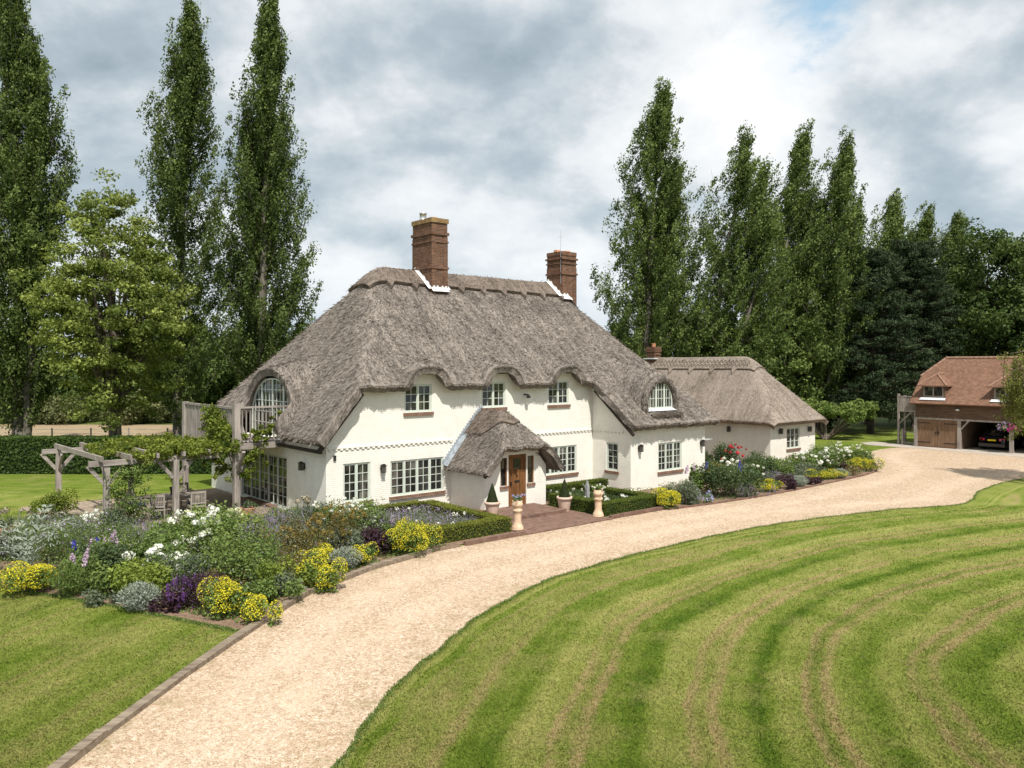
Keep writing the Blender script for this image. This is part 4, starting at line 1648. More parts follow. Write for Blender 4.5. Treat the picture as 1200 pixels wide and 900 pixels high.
for k in range(28):
    x = 0.95 + k * 0.33
    if x > 9.6:
        break
    rt.tube([(x, 3.1, 6.53), (x + 0.31, 3.1, 6.53)], 0.12, 8)
for s in (-1, 1):
    for k in range(6):
        t0, t1 = k / 6, (k + 0.95) / 6
        p0 = Vector((-0.28, 3.1 + s * 1.42, 5.18)).lerp(Vector((0.93, 3.1, 6.5)), t0)
        p1 = Vector((-0.28, 3.1 + s * 1.42, 5.18)).lerp(Vector((0.93, 3.1, 6.5)), t1)
        rt.tube([p0, p1], 0.10, 8)
rt.build('ridge_tile', 'tile_clay', gr)


def garage_dormer(x0, x1):
    d = MB()
    y0, zb, zt = 0.02, 3.62, 4.52
    d.box(x0, x1, y0, y0 + 0.1, zb, zb + 0.08)
    d.box(x0, x0 + 0.1, y0, y0 + 1.2, zb, zt)
    d.box(x1 - 0.1, x1, y0, y0 + 1.2, zb, zt)
    dm = d.build('dormer', 'weatherboard', garage)
    w = MB()
    w.box(x0 + 0.1, x1 - 0.1, y0 + 0.02, y0 + 0.08, zb + 0.08, zb + 0.15)
    w.box(x0 + 0.1, x1 - 0.1, y0 + 0.02, y0 + 0.08, zt - 0.08, zt - 0.01)
    xm = (x0 + x1) / 2
    for x in (x0 + 0.1, xm - 0.04, x1 - 0.18):
        w.box(x, x + 0.08, y0 + 0.021, y0 + 0.079, zb + 0.15, zt - 0.08)
    wf = w.build('window_frame', 'oak_grey', dm)
    p = MB()
    p.poly([(x0 + 0.1, y0 + 0.05, zb + 0.1), (x1 - 0.1, y0 + 0.05, zb + 0.1), (x1 - 0.1, y0 + 0.05, zt - 0.03), (x0 + 0.1, y0 + 0.05, zt - 0.03)])
    p.build('pane', 'window_glass', dm)
    l = MB()
    l.poly([(x0 - 0.05, y0 - 0.02, zb + 0.02), (x1 + 0.05, y0 - 0.02, zb + 0.02), (x1 + 0.1, y0 - 0.25, zb - 0.14), (x0 - 0.1, y0 - 0.25, zb - 0.14)])
    l.build('lead_apron', 'lead', dm)
    r = MB()
    e = 0.2
    A, B, C, D = (x0 - e, y0 - e, zt), (x1 + e, y0 - e, zt), (x1 + e, y0 + 2.4, zt), (x0 - e, y0 + 2.4, zt)
    T0, T1 = (xm, y0 + 0.75, zt + 0.85), (xm, y0 + 2.4, zt + 0.85)
    r.poly([A, B, T0])
    r.poly([B, C, T1, T0])
    r.poly([D, A, T0, T1][::-1])
    dz = 0.07
    r.poly([A, B, (B[0], B[1], zt - dz), (A[0], A[1], zt - dz)])
    r.poly([B, C, (C[0], C[1], zt - dz), (B[0], B[1], zt - dz)])
    r.poly([A, D, (D[0], D[1], zt - dz), (A[0], A[1], zt - dz)])
    r.poly([(A[0], A[1], zt - dz), (B[0], B[1], zt - dz), (C[0], C[1], zt - dz), (D[0], D[1], zt - dz)])
    rr = r.build('dormer_roof', 'roof_tiles', dm)
    t = MB()
    t.tube([T0, T1], 0.09, 8)
    t.tube([A, T0], 0.07, 8)
    t.tube([B, T0], 0.07, 8)
    t.build('hip_tile', 'tile_clay', dm)


garage_dormer(0.45, 2.05)
garage_dormer(5.15, 6.75)
gl = MB()
gl.lathe([(0.02, 0), (0.12, 0.02), (0.12, 0.1), (0.05, 0.13)], (2.95, -0.12, 2.75), 12)
gl.build('outside_light', 'white_plastic', garage)
st = MB()
for k in range(12):
    st.box(-1.30, -0.18, 1.75 + k * 0.24, 1.75 + k * 0.24 + 0.27, 2.45 - k * 0.2, 2.49 - k * 0.2)
for x in (-1.34, -0.16):
    st.beam((x, 1.6, 2.55), (x, 4.7, 0.05), 0.05, 0.24)
stair = st.build('outside_stair', 'oak_grey', garage)
st = MB()
for x in (-1.34, -0.16):
    st.beam((x, 1.6, 3.5), (x, 4.7, 1.0), 0.05, 0.07)
    for k in range(16):
        y = 1.65 + k * 0.19
        st.box(x - 0.015, x + 0.015, y, y + 0.03, 2.55 - (y - 1.6) * 0.806, 3.46 - (y - 1.6) * 0.806)
st.build('stair_rail', 'oak_grey', stair)
st = MB()
st.box(-1.5, -0.14, 0.5, 1.7, 2.5, 2.62)
for (x, y, z) in ((-1.45, 0.55, 3.85), (-1.45, 1.65, 3.7), (-0.22, 0.55, 2.5), (-1.15, 0.5, 1.2)):
    st.box(x - 0.07, x + 0.07, y - 0.07, y + 0.07, 0.0, z)
for k in range(9):
    st.box(-1.36 + k * 0.14, -1.26 + k * 0.14, 0.53, 0.56, 2.62, 3.62 - 0.02 * (k % 2))
    st.box(-1.47, -1.44, 0.62 + k * 0.11, 0.70 + k * 0.11, 2.62, 3.6)
st.box(-1.5, -0.14, 0.5, 0.6, 3.62, 3.69)
st.beam((-1.45, 0.58, 1.55), (-0.5, 0.58, 2.5), 0.09, 0.1, (0, 1, 0))
st.box(-1.15, -0.3, 0.49, 0.53, 0.12, 0.22)
st.box(-1.15, -0.3, 0.49, 0.53, 0.95, 1.02)
st.build('stair_landing', 'oak_grey', stair)


# ------------------------------------------------------------------ trees
def crown_obj(name, clumps, per, leaf, mat, parent, spread, seed, flat=0.75, aspect=1.5, upbias=0.3, drop=None, skew=None):
    """clumps (K,3) with radius spread (K,) -> leaves packed round each clump centre"""
    rng = np.random.default_rng(seed)
    K = len(clumps)
    k = rng.poisson(per, K) + 2
    ci = np.repeat(np.arange(K), k)
    n = len(ci)
    d = unit(rng.normal(size=(n, 3)))
    r = rng.random(n) ** 0.45
    off = d * (r * np.asarray(spread)[ci])[:, None]
    off[:, 2] *= flat
    if skew is not None:
        off[:, 0] += skew[0] * off[:, 2]
        off[:, 1] += skew[1] * off[:, 2]
    P = np.asarray(clumps)[ci] + off
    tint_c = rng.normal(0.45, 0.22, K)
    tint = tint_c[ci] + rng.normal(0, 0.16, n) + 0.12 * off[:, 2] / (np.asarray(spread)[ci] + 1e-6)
    size = leaf * (0.6 + 0.8 * rng.random(n))
    nrm = d * 0.7 + np.array([0, 0, upbias])
    axis = None if drop is None else np.tile(np.array(drop, dtype=float), (n, 1))
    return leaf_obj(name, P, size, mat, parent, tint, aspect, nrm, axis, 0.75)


def poplar(loc, h, r, seed, lean=(0, 0), mat='poplar', nbr=120, per=26, leaf=0.22, stems=1, label='', group='', low=0.05, bark='bark_pale', gap=0.0, taper=0.42):
    rng = np.random.default_rng(seed)
    t = thing('poplar_tree', label, 'tree', (loc[0], loc[1], 0), 0, group)
    tb = MB()
    lean = np.array([lean[0], lean[1]])

    def axis_pt(f, s):
        b = stem_off[s] * (0.25 + 0.75 * math.sin(min(1, f * 1.3) * PI * 0.6))
        w = lean * (f ** 1.8)
        return np.array([b[0] + w[0], b[1] + w[1], f * h * stem_h[s]])
    stem_off = [np.array([0.0, 0.0])] + [np.array([math.cos(a), math.sin(a)]) * r * 0.45 for a in rng.random(stems - 1) * 6.28]
    stem_h = [1.0] + list(0.72 + 0.22 * rng.random(stems - 1))
    tr = 0.013 * h
    wind = (0.10 + 0.13 * lean[0], 0.0)
    for s in range(stems):
        fs = np.linspace(0, 0.96, 12)
        tb.tube([axis_pt(f, s) + np.append(rng.normal(0, 0.05, 2), 0) for f in fs], [max(0.02, tr * (1 - f) ** 0.9 * (1 if s == 0 else 0.7)) for f in fs], 7)
    clumps, sp = [], []
    for b in range(nbr):
        s = rng.integers(0, stems)
        f0 = low + (0.93 - low) * rng.random() ** 0.85
        a = rng.random() * 6.28
        # outline: broad belly, long taper to a feathered tip
        ff = min(1.0, f0 + 0.1)
        env = r * (min(1, 0.5 + 1.9 * (ff - low)) * (1 - max(0, (ff - 0.40) / 0.60) ** 1.35) + 0.09) * (0.7 + 0.45 * rng.random())
        if stems > 1:
            env *= 0.75
        L = h * (0.10 + 0.10 * rng.random()) * (1.0 if f0 < 0.8 else 0.6)
        p0 = axis_pt(f0, s)
        out = np.array([math.cos(a), math.sin(a), 0]) * env
        pts = []
        for k in range(6):
            q = k / 5
            w = lean * 0.02 * q * L
            pts.append(p0 + out * (q ** 0.75) + np.array([w[0], w[1], L * q ** 1.15]))
        tb.tube(pts, [0.045 * (1 - 0.8 * k / 5) * (1 - 0.5 * f0) for k in range(6)], 4, False)
        m = 8
        for k in range(m):
            q = 0.06 + 1.0 * (k + rng.random()) / m
            if rng.random() < gap:
                continue
            p = p0 + out * (q ** 0.75) + np.array([lean[0] * 0.02 * q * L, lean[1] * 0.02 * q * L, L * q ** 1.15])
            clumps.append(p + rng.normal(0, 0.14, 3))
            sp.append(0.24 + 0.28 * rng.random())
    for k in range(10):
        p = axis_pt(0.86 + 0.14 * rng.random(), 0)
        clumps.append(p + rng.normal(0, 0.12, 3))
        sp.append(0.35)
    tb.build('trunk', bark, t, True)
    crown_obj('crown', np.array(clumps), per, leaf, mat, t, np.array(sp), seed + 1, 2.0, 1.7, 0.15, (wind[0], wind[1], 1.0), wind)
    return t


def broadleaf(name, loc, h, rx, z0, mat, seed, label, group=None, nclump=260, per=60, leaf=0.24, spread=0.75, tiers=False, bark='bark', cat='tree', shell=0.5, trunk_r=None, squash=1.0, lean=0.0):
    rng = np.random.default_rng(seed)
    t = thing(name, label, cat, (loc[0], loc[1], 0), 0, group)
    cz, rz = (h + z0) / 2, (h - z0) / 2
    lobes = [(rng.normal(0, 0.4, 3) * np.array([rx, rx, rz * 0.8])) for _ in range(7)]
    cl = []
    while len(cl) < nclump:
        d = unit(rng.normal(size=3))
        rr = (shell + (1 - shell) * rng.random() ** 0.6)
        taper = 1.0
        p = d * rr * np.array([rx, rx, rz])
        # irregular outline
        k = 0.80 + 0.22 * math.sin(3.1 * d[0] + seed) + 0.16 * math.sin(5.3 * d[1] + 2.2 * d[2] * 3 + seed * 1.7) + 0.1 * rng.random()
        p = p * min(1.12, k + 0.12)
        if p[2] > 0:
            p[:2] *= (1 - (0.20 if tiers else 0.35) * (p[2] / rz) ** 2 * squash)
        if tiers:
            p[2] = round(p[2] / 1.1) * 1.1 + rng.normal(0, 0.26)
        p[0] += lean * (p[2] + rz) / (2 * rz)
        cl.append(p + np.array([0, 0, cz]))
    cl = np.array(cl)
    tb = MB()
    tr = trunk_r or 0.022 * h
    top = cz + 0.3 * rz
    fs = np.linspace(0, 1, 9)
    wob = rng.normal(0, 0.12, (9, 2)) * fs[:, None]
    tb.tube([(wob[i, 0], wob[i, 1], f * top) for i, f in enumerate(fs)], [tr * (1.25 if i == 0 else 1.0) * (1 - 0.75 * f) for i, f in enumerate(fs)], 9)
    for i in rng.choice(len(cl), min(60, len(cl)), replace=False):
        e = cl[i]
        f0 = 0.25 + 0.6 * rng.random() * (e[2] / h)
        st = np.array([0, 0, min(top * f0, max(0.3, e[2] - 0.3))])
        md = st * 0.45 + e * 0.55 + np.array([0, 0, 0.12 * h * (rng.random() - 0.2)])
        tb.tube([st, st * 0.6 + md * 0.4 + rng.normal(0, 0.05, 3), md, e], [tr * 0.34, tr * 0.26, tr * 0.16, 0.012], 5, False)
    tb.build('trunk', bark, t, True)
    sp = spread * (0.65 + 0.7 * rng.random(len(cl)))
    crown_obj('crown', cl, per, leaf, mat, t, sp, seed + 5, 0.55 if tiers else 0.8, 1.5, 0.5)
    return t


def conifer(loc, h, r, seed, label, group=None, mat='pine', nb=320, per=60):
    rng = np.random.default_rng(seed)
    t = thing('pine_tree', label, 'tree', (loc[0], loc[1], 0), 0, group)
    tb = MB()
    tb.tube([(0, 0, 0), (0.1, 0, h * 0.5), (0.15, 0.1, h * 0.97)], [0.02 * h, 0.013 * h, 0.02], 8)
    cl, sp = [], []
    for b in range(nb):
        f = 0.10 + 0.88 * rng.random() ** 0.9
        a = rng.random() * 6.28
        L = r * (1.0 - 0.72 * f ** 1.6) * (0.65 + 0.5 * rng.random())
        z = f * h
        tipz = z + L * (0.05 + 0.28 * f) - (0.10 * L if f < 0.4 else 0)
        e = np.array([math.cos(a) * L, math.sin(a) * L, tipz])
        tb.tube([(0, 0, z - 0.2), e * 0.55 + np.array([0, 0, z * 0.45 - 0.05 * L]), e], [0.05, 0.035, 0.01], 4, False)
        for k in range(5):
            q = 0.35 + 0.65 * (k + rng.random()) / 5
            cl.append(np.array([e[0] * q, e[1] * q, z + (tipz - z) * q]) + rng.normal(0, 0.2, 3))
            sp.append(0.34 + 0.3 * rng.random())
    tb.build('trunk', 'bark_dark', t, True)
    crown_obj('crown', np.array(cl), per, 0.20, mat, t, np.array(sp), seed + 3, 0.45, 2.6, 0.2)
    return t


def at_px(px, Y):
    return ((px - 600) / FOC * Y, Y)


def ztop(py, Y):
    return CAMH + (428 - py) / FOC * Y


# tall poplars on the left
GP = 'tall poplars behind the hedge and cottage'
poplar(at_px(22, 50), ztop(-45, 50), 3.7, 101, (-0.4, 0), 'poplar', 270, 48, 0.185, 2, 'tallest dark poplar cut by the frame beside the maple', GP)
poplar(at_px(208, 58), ztop(20, 58), 3.5, 102, (1.1, 0), 'poplar', 230, 46, 0.19, 1, 'narrow poplar with open crown rising directly behind the maple', GP, gap=0.12)
poplar(at_px(308, 55), ztop(4, 55), 4.1, 103, (0.5, 0), 'poplar', 310, 48, 0.185, 2, 'dense tall poplar standing directly behind the balcony end of the thatch', GP)
# wind-bent poplars on the right
GR = 'wind-bent poplars behind the annexe'
poplar(at_px(756, 68), ztop(106, 68), 5.4, 111, (1.6, 0), 'poplar_far', 300, 48, 0.2, 2, 'tallest of the wind-bent poplars, between chimney and annexe roof', GR, gap=0.05)
poplar(at_px(832, 70), ztop(166, 70), 6.2, 112, (3.4, 0), 'poplar_far', 270, 46, 0.2, 3, 'multi-stemmed leaning poplar above the annexe ridge chimney', GR, gap=0.1)
poplar(at_px(902, 72), ztop(160, 72), 5.6, 113, (3.4, 0), 'poplar_far', 260, 46, 0.2, 3, 'leaning poplar with two feathered tips above the hip end of the annexe', GR, gap=0.1)
poplar(at_px(962, 72), ztop(172, 72), 4.9, 114, (2.6, 0), 'poplar_far', 230, 46, 0.2, 2, 'slim pointed poplar next to the dark pines', GR, gap=0.08)
poplar(at_px(1012, 82), ztop(230, 82), 5.0, 115, (3.4, 0), 'poplar_far', 160, 38, 0.22, 2, 'short poplar tip showing just left above the pines', GR)
poplar(at_px(1052, 84), ztop(248, 84), 5.0, 116, (3.4, 0), 'poplar_far', 160, 38, 0.22, 2, 'pale poplar tip showing over the middle of the pines', GR)
poplar(at_px(1090, 86), ztop(258, 86), 5.0, 117, (3.4, 0), 'poplar_far', 160, 38, 0.22, 2, 'poplar tip showing over the gap between pines and garage oak', GR)

# maple on the lawn side of the hedge
broadleaf('maple_tree', at_px(135, 47.5), ztop(232, 47.5), 4.9, 2.7, 'maple', 121, 'spreading maple with yellow-green layered foliage behind the clipped hedge', None, 560, 95, 0.185, 0.66, True, 'bark', 'tree', 0.35, 0.42)

# pines and dark trees on the right
GD = 'dark trees behind the garage'
conifer(at_px(1020, 70), ztop(296, 70), 5.2, 131, 'dark pine beside the slim poplar, behind the little lawn tree', GD)
conifer(at_px(1072, 74), ztop(284, 74), 5.6, 132, 'dark pine behind the outside stair of the garage', GD)
broadleaf('oak_tree', at_px(1150, 76), ztop(270, 76), 6.6, 1.5, 'oak', 133, 'dense dark oak directly behind the tiled garage roof', GD, 520, 90, 0.30, 1.0, False, 'bark_dark')
broadleaf('oak_tree', at_px(1235, 74), ztop(262, 74), 6.0, 1.5, 'oak', 134, 'dark oak cut by the right frame edge above the garage', GD, 420, 80, 0.30, 1.0, False, 'bark_dark')
broadleaf('oak_tree', at_px(1105, 84), ztop(322, 84), 5.5, 1.0, 'oak', 135, 'rounded dark oak between the pines and the garage roof', GD, 300, 50, 0.27, 1.0, False, 'bark_dark')
# lower leafy trees between annexe and poplars
GL = 'leafy understorey trees behind the annexe'
for (px, Y, py, rx, sd, mt, lb) in ((728, 76, 385, 3.2, 141, 'oak', 'low bluish green tree at the foot of the cottage roof hip'),
                                    (800, 70, 352, 3.4, 142, 'bright', 'bright leafy tree behind the annexe chimney'),
                                    (862, 69, 362, 3.2, 143, 'bright', 'bright leafy tree behind the middle of the annexe ridge'),
                                    (918, 70, 340, 3.4, 144, 'bright', 'fresh green tree behind the hip of the annexe roof'),
                                    (958, 76, 372, 3.4, 145, 'oak', 'dark low tree between annexe hip and pines')):
    broadleaf('leafy_tree', at_px(px, Y), ztop(py, Y), rx, 0.4, mt, sd, lb, GL, 230, 90, 0.26, 0.8, False, 'bark_dark')
# far belt on the left
GB = 'distant trees beyond the straw field'
for (px, Y, py, rx, sd, mt, lb) in ((-30, 92, 392, 6.0, 151, 'oak', 'distant dark tree left of the tallest poplar'),
                                    (40, 96, 418, 5.5, 152, 'oak', 'distant dark tree between tall poplar and maple trunk'),
                                    (160, 98, 400, 6.5, 153, 'oak', 'distant dark tree right behind the maple'),
                                    (232, 92, 378, 5.6, 154, 'oak', 'distant dark tree above the balcony screen'),
                                    (282, 90, 388, 5.4, 155, 'oak', 'distant dark tree against the thatch edge'),
                                    (340, 92, 398, 5.2, 156, 'oak', 'distant tree mostly hidden by the thatch')):
    broadleaf('field_tree', at_px(px, Y), ztop(py, Y), rx, 0.3, mt, sd, lb, GB, 230, 80, 0.38, 1.1, False, 'bark_dark')
GS = 'scrub bushes along the straw field'
for (px, Y, py, rx, sd, mt, lb) in ((-18, 83, 462, 4.2, 161, 'scrub', 'olive scrub bush at the left frame edge beyond the straw'),
                                    (30, 83, 448, 3.2, 162, 'scrub', 'tall feathery grey scrub bush beyond the straw'),
                                    (66, 82, 470, 3.0, 163, 'scrub', 'low dark scrub bush left of the maple trunk'),
                                    (98, 86, 452, 3.4, 164, 'bright', 'green rounded bush behind the maple trunk'),
                                    (150, 82, 466, 3.2, 165, 'scrub', 'olive bush right of the maple trunk'),
                                    (196, 84, 456, 3.4, 166, 'scrub', 'olive bush left of the balcony screen')):
    broadleaf('scrub_bush', at_px(px, Y), ztop(py, Y), rx, 0.1, mt, sd, lb, GS, 90, 50, 0.26, 0.75, False, 'bark_dark', 'bush')


# small multi-stemmed tree on the lawn
def lawn_tree():
    rng = np.random.default_rng(171)
    x, y = G(967, 515)
    t = thing('small_tree', 'small spreading multi-stemmed tree with bright clipped foliage on the lawn by the annexe', 'tree', (x, y, 0))
    tb = MB()
    heads = [(-1.7, 2.5, 1.0), (-0.9, 2.7, 1.15), (0.0, 2.45, 1.0), (1.3, 2.35, 1.0), (2.4, 2.5, 1.2), (3.3, 2.4, 1.0), (1.9, 2.0, 0.9), (-0.4, 2.2, 0.9)]
    cl, sp = [], []
    for i, (hx, hz, r) in enumerate(heads):
        hy = rng.normal(0, 0.8)
        s = (rng.normal(0, 0.15), rng.normal(0, 0.15), 0)
        tb.tube([s, (hx * 0.35, hy * 0.3, 0.6), (hx * 0.62, hy * 0.6, 1.25), (hx * 0.9, hy, hz)], [0.17, 0.12, 0.10, 0.05], 7)
        for k in range(26):
            d = unit(rng.normal(size=3)) * rng.random() ** 0.4
            cl.append(np.array([hx, hy, hz]) + d * np.array([r, r, 0.62]))
            sp.append(0.24 + 0.12 * rng.random())
    tb.build('trunk', 'bark', t, True)
    crown_obj('crown', np.array(cl), 60, 0.16, 'fresh', t, np.array(sp) * 1.25, 172, 0.8)


lawn_tree()


def weeping_tree():
    rng = np.random.default_rng(181)
    t = thing('weeping_tree', 'yellow-green weeping tree at the right edge hanging before the garage', 'tree', (27.9, 40.8, 0))
    tb = MB()
    tb.tube([(0, 0, 0), (0.1, 0, 2.5), (0.0, 0.1, 5.0), (-0.2, 0, 6.4)], [0.2, 0.16, 0.12, 0.04], 8)
    cl, sp = [], []
    for b in range(90):
        a = rng.random() * 6.28
        L = 0.6 + 1.75 * rng.random() ** 0.7
        z0 = 4.4 + 2.3 * rng.random()
        top = np.array([math.cos(a) * L, math.sin(a) * L, z0 + 0.3 * rng.random()])
        drop = (0.8 + 3.0 * rng.random()) * (0.5 + 0.5 * L / 2.3)
        low = top + np.array([math.cos(a) * 0.2, math.sin(a) * 0.2, -drop])
        tb.tube([(0, 0, z0 - 0.6), top * 0.6 + np.array([0, 0, 0.4 * z0 + 0.25]), top, low], [0.04, 0.03, 0.02, 0.006], 4, False)
        m = int(5 + drop * 4)
        for k in range(m):
            cl.append(top + (low - top) * (k / m) + rng.normal(0, 0.10, 3))
            sp.append(0.17 + 0.1 * rng.random())
    tb.build('trunk', 'bark', t, True)
    crown_obj('crown', np.array(cl), 20, 0.12, 'weep', t, np.array(sp), 182, 1.4, 2.2, 0.1, (0, 0, -1))


weeping_tree()


# ------------------------------------------------------------------ hedges
def leafy_box(parent, name, x0, x1, y0, y1, z0, z1, dens, leaf, mat, seed, rough=0.05, tintf=None):
    """leaves over the faces of a clipped hedge, with a dark twiggy core"""
    rng = np.random.default_rng(seed)
    faces = [((x1 - x0) * (y1 - y0), 'z1'), ((x1 - x0) * (z1 - z0), 'y0'), ((x1 - x0) * (z1 - z0), 'y1'), ((y1 - y0) * (z1 - z0), 'x0'), ((y1 - y0) * (z1 - z0), 'x1')]
    P, N = [], []
    for a, f in faces:
        n = int(a * dens)
        p = np.stack([x0 + (x1 - x0) * rng.random(n), y0 + (y1 - y0) * rng.random(n), z0 + (z1 - z0) * rng.random(n)], -1)
        nn = np.zeros((n, 3))
        ax, v, s = {'z1': (2, z1, 1), 'y0': (1, y0, -1), 'y1': (1, y1, 1), 'x0': (0, x0, -1), 'x1': (0, x1, 1)}[f]
        p[:, ax] = v - s * np.abs(rng.normal(0, rough, n)) + s * rough * 0.6 * wave_noise(p[:, 0] * 1.5, p[:, 1] * 1.5 + p[:, 2] * 2, seed)
        nn[:, ax] = s
        P.append(p)
        N.append(nn)
    P, N = np.concatenate(P), np.concatenate(N)
    tint = 0.45 + 0.25 * wave_noise(P[:, 0] * 1.3, P[:, 1] * 1.3 + P[:, 2], seed + 4) + rng.normal(0, 0.16, len(P)) + 0.12 * (P[:, 2] - z0) / (z1 - z0)
    sz = leaf * (0.6 + 0.8 * rng.random(len(P)))
    return P, N, tint, sz


def hedge(name, label, cat, boxes, dens, leaf, mat, seed, core=0.06, group=None):
    t = thing(name, label, cat, hw(0, 0), HA, group)
    o = Vector(((boxes[0][0] + boxes[0][1]) / 2, (boxes[0][2] + boxes[0][3]) / 2))
    t.location = hw(o.x, o.y)
    A = [[], [], [], []]
    m = MB()
    for i, b in enumerate(boxes):
        b = (b[0] - o.x, b[1] - o.x, b[2] - o.y, b[3] - o.y, b[4], b[5])
        for k, v in enumerate(leafy_box(t, name, *b, dens, leaf, mat, seed + i)):
            A[k].append(v)
        c = core + 0.002 * i
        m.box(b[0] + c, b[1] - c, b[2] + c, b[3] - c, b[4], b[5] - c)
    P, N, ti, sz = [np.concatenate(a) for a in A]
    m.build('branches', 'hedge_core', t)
    leaf_obj('foliage', P, sz, mat, t, ti, 1.4, N * 0.8)
    return t


# long clipped field hedge (runs square to the view)
fh = thing('clipped_hedge', 'long dark green clipped hedge along the straw field', 'hedge', (-30, 44.6, 0))
P, N, ti, sz = leafy_box(fh, 'x', -18.5, 16.5, -0.7, 0.7, 0.0, 2.0, 330, 0.13, 'hedge', 201, 0.07)
leaf_obj('foliage', P, sz, 'hedge', fh, ti, 1.4, N * 0.8)
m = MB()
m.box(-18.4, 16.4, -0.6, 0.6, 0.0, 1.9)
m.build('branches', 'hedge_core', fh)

hedge('box_hedge', 'low box hedge round the lavender bed left of the porch', 'hedge',
      [(0.75, 4.35, -5.75, -5.2, 0, 0.55), (3.8, 4.35, -5.2, -0.75, 0, 0.54), (0.75, 3.8, -0.95, -0.4, 0, 0.55), (0.75, 1.25, -5.2, -0.95, 0, 0.54)], 1700, 0.042, 'box_gold', 211, 0.05)
hedge('box_hedge', 'low box hedge round the white rose bed right of the porch', 'hedge',
      [(8.95, 12.45, -6.0, -5.45, 0, 0.55), (8.95, 9.5, -5.45, -2.7, 0, 0.55), (9.5, 14.2, -1.35, -0.8, 0, 0.54), (11.95, 12.45, -5.45, -1.35, 0, 0.53)], 1700, 0.042, 'box', 221, 0.05)

# ------------------------------------------------------------------ edging
eg = MB()
pl_ = [p for p in left_edge if p.x < 1.2]
acc = 0
i = 0
rng_ = np.random.default_rng(5)
while i < len(pl_) - 1:
    j = min(len(pl_) - 1, i + int(rng_.integers(4, 7)))
    a, b = pl_[i], pl_[j]
    if a.y < 25.2:
        h_ = 0.10 + 0.05 * rng_.random()
        d = (b - a).normalized()
        eg.beam((a.x + d.x * 0.01, a.y + d.y * 0.01, h_ / 2), (b.x - d.x * 0.01, b.y - d.y * 0.01, h_ / 2 + 0.01 * rng_.normal()), 0.17 + 0.04 * rng_.random(), h_)
    i = j
tag(eg.build('timber_edging', 'sleeper', None, False, 0.02), 'weathered old sleepers edging the gravel beside the left lawn', 'edging')
eg = MB()
k = 1.75
while k < 12.4:
    if not (4.4 < k < 8.85):
        eg.box(k, k + 0.212, -6.46, -6.36, 0.0, 0.15 + 0.008 * rng_.random())
        eg.box(k + 0.05, k + 0.262 - 0.05, -6.352, -6.25, 0.0, 0.13 + 0.008 * rng_.random())
    else:
        eg.box(k, k + 0.212, -6.50, -6.365, 0.0, 0.055 + 0.006 * rng_.random())
    k += 0.222
o = eg.build('brick_edging', 'brick_paving')
o.location = hw(0, 0)
o.rotation_euler = (0, 0, HA)
tag(o, 'red brick kerb between the gravel drive and the box hedges', 'edging')
eg = MB()
bpts = [p for p in bed_edge if p.x < G(1030, 549)[0] + 0.1][:-3]
for a, b in zip(bpts[:-1], bpts[1:]):
    eg.beam((a.x, a.y, 0.03), (a.x + (b.x - a.x) * 0.94, a.y + (b.y - a.y) * 0.94, 0.03), 0.11, 0.10 + 0.01 * rng_.random())
tag(eg.build('brick_edging', 'brick_paving'), 'thin brick edging along the annexe border', 'edging')

# ------------------------------------------------------------------ pergola
pg = thing('pergola', 'grey oak pergola with heavy beams beside the balcony', 'pergola', hw(-4.3, 6.8), HA)


def pq(u, v, z):
    return (u + 4.3, v - 6.8, z)


def pbeam(name, p, q, w, h, mat):
    m = MB()
    m.beam(pq(*p), pq(*q), w, h)
    return m.build(name, mat, pg, False, 0.01)


for (u, v) in ((-4.25, 3.95), (-6.65, 4.05), (-4.3, 9.75), (-7.1, 9.8)):
    m = MB()
    c = pq(u, v, 0)
    m.box(c[0] - 0.10, c[0] + 0.10, c[1] - 0.10, c[1] + 0.10, 0.04, 2.36)
    m.build('post', 'oak_grey', pg, False, 0.012)
    for (du, dv) in ((0.62, 0), (-0.62, 0), (0, 0.62 if v < 6 else -0.62)):
        pbeam('brace', (u + du * 0.15, v + dv * 0.15, 1.72), (u + du, v + dv, 2.36), 0.08, 0.13, 'oak_grey_beam')
pbeam('beam', (-7.25, 4.0, 2.45), (-2.14, 3.95, 2.45), 0.17, 0.19, 'oak_grey_beam')
pbeam('beam', (-7.7, 9.8, 2.45), (-2.14, 9.75, 2.45), 0.17, 0.19, 'oak_grey_beam')
for u in (-6.9, -5.95, -5.0, -4.05, -3.1):
    pbeam('rafter', (u, 3.55, 2.64), (u - 0.25, 10.2, 2.64), 0.085, 0.18, 'oak_grey')

# vine over the pergola and up the balcony
vn = thing('grape_vine', 'yellow-green vine trained over the pergola and up the balcony post', 'climber', hw(-3.4, 4.0), HA)
rv = np.random.default_rng(231)
cl, sp = [], []
vt = MB()


def vine_run(p, q, n, s, r=0.16):
    p, q = np.array(p, dtype=float), np.array(q, dtype=float)
    pts = []
    for k in range(n):
        x = p + (q - p) * (k + rv.random()) / n + rv.normal(0, 1, 3) * np.array(s)
        cl.append(x)
        sp.append(r * (0.7 + 0.6 * rv.random()))
    vt.tube([p + (q - p) * t + rv.normal(0, 0.05, 3) for t in np.linspace(0, 1, 8)], 0.018, 5)


def vq(u, v, z):
    return (u + 3.4, v - 4.0, z)


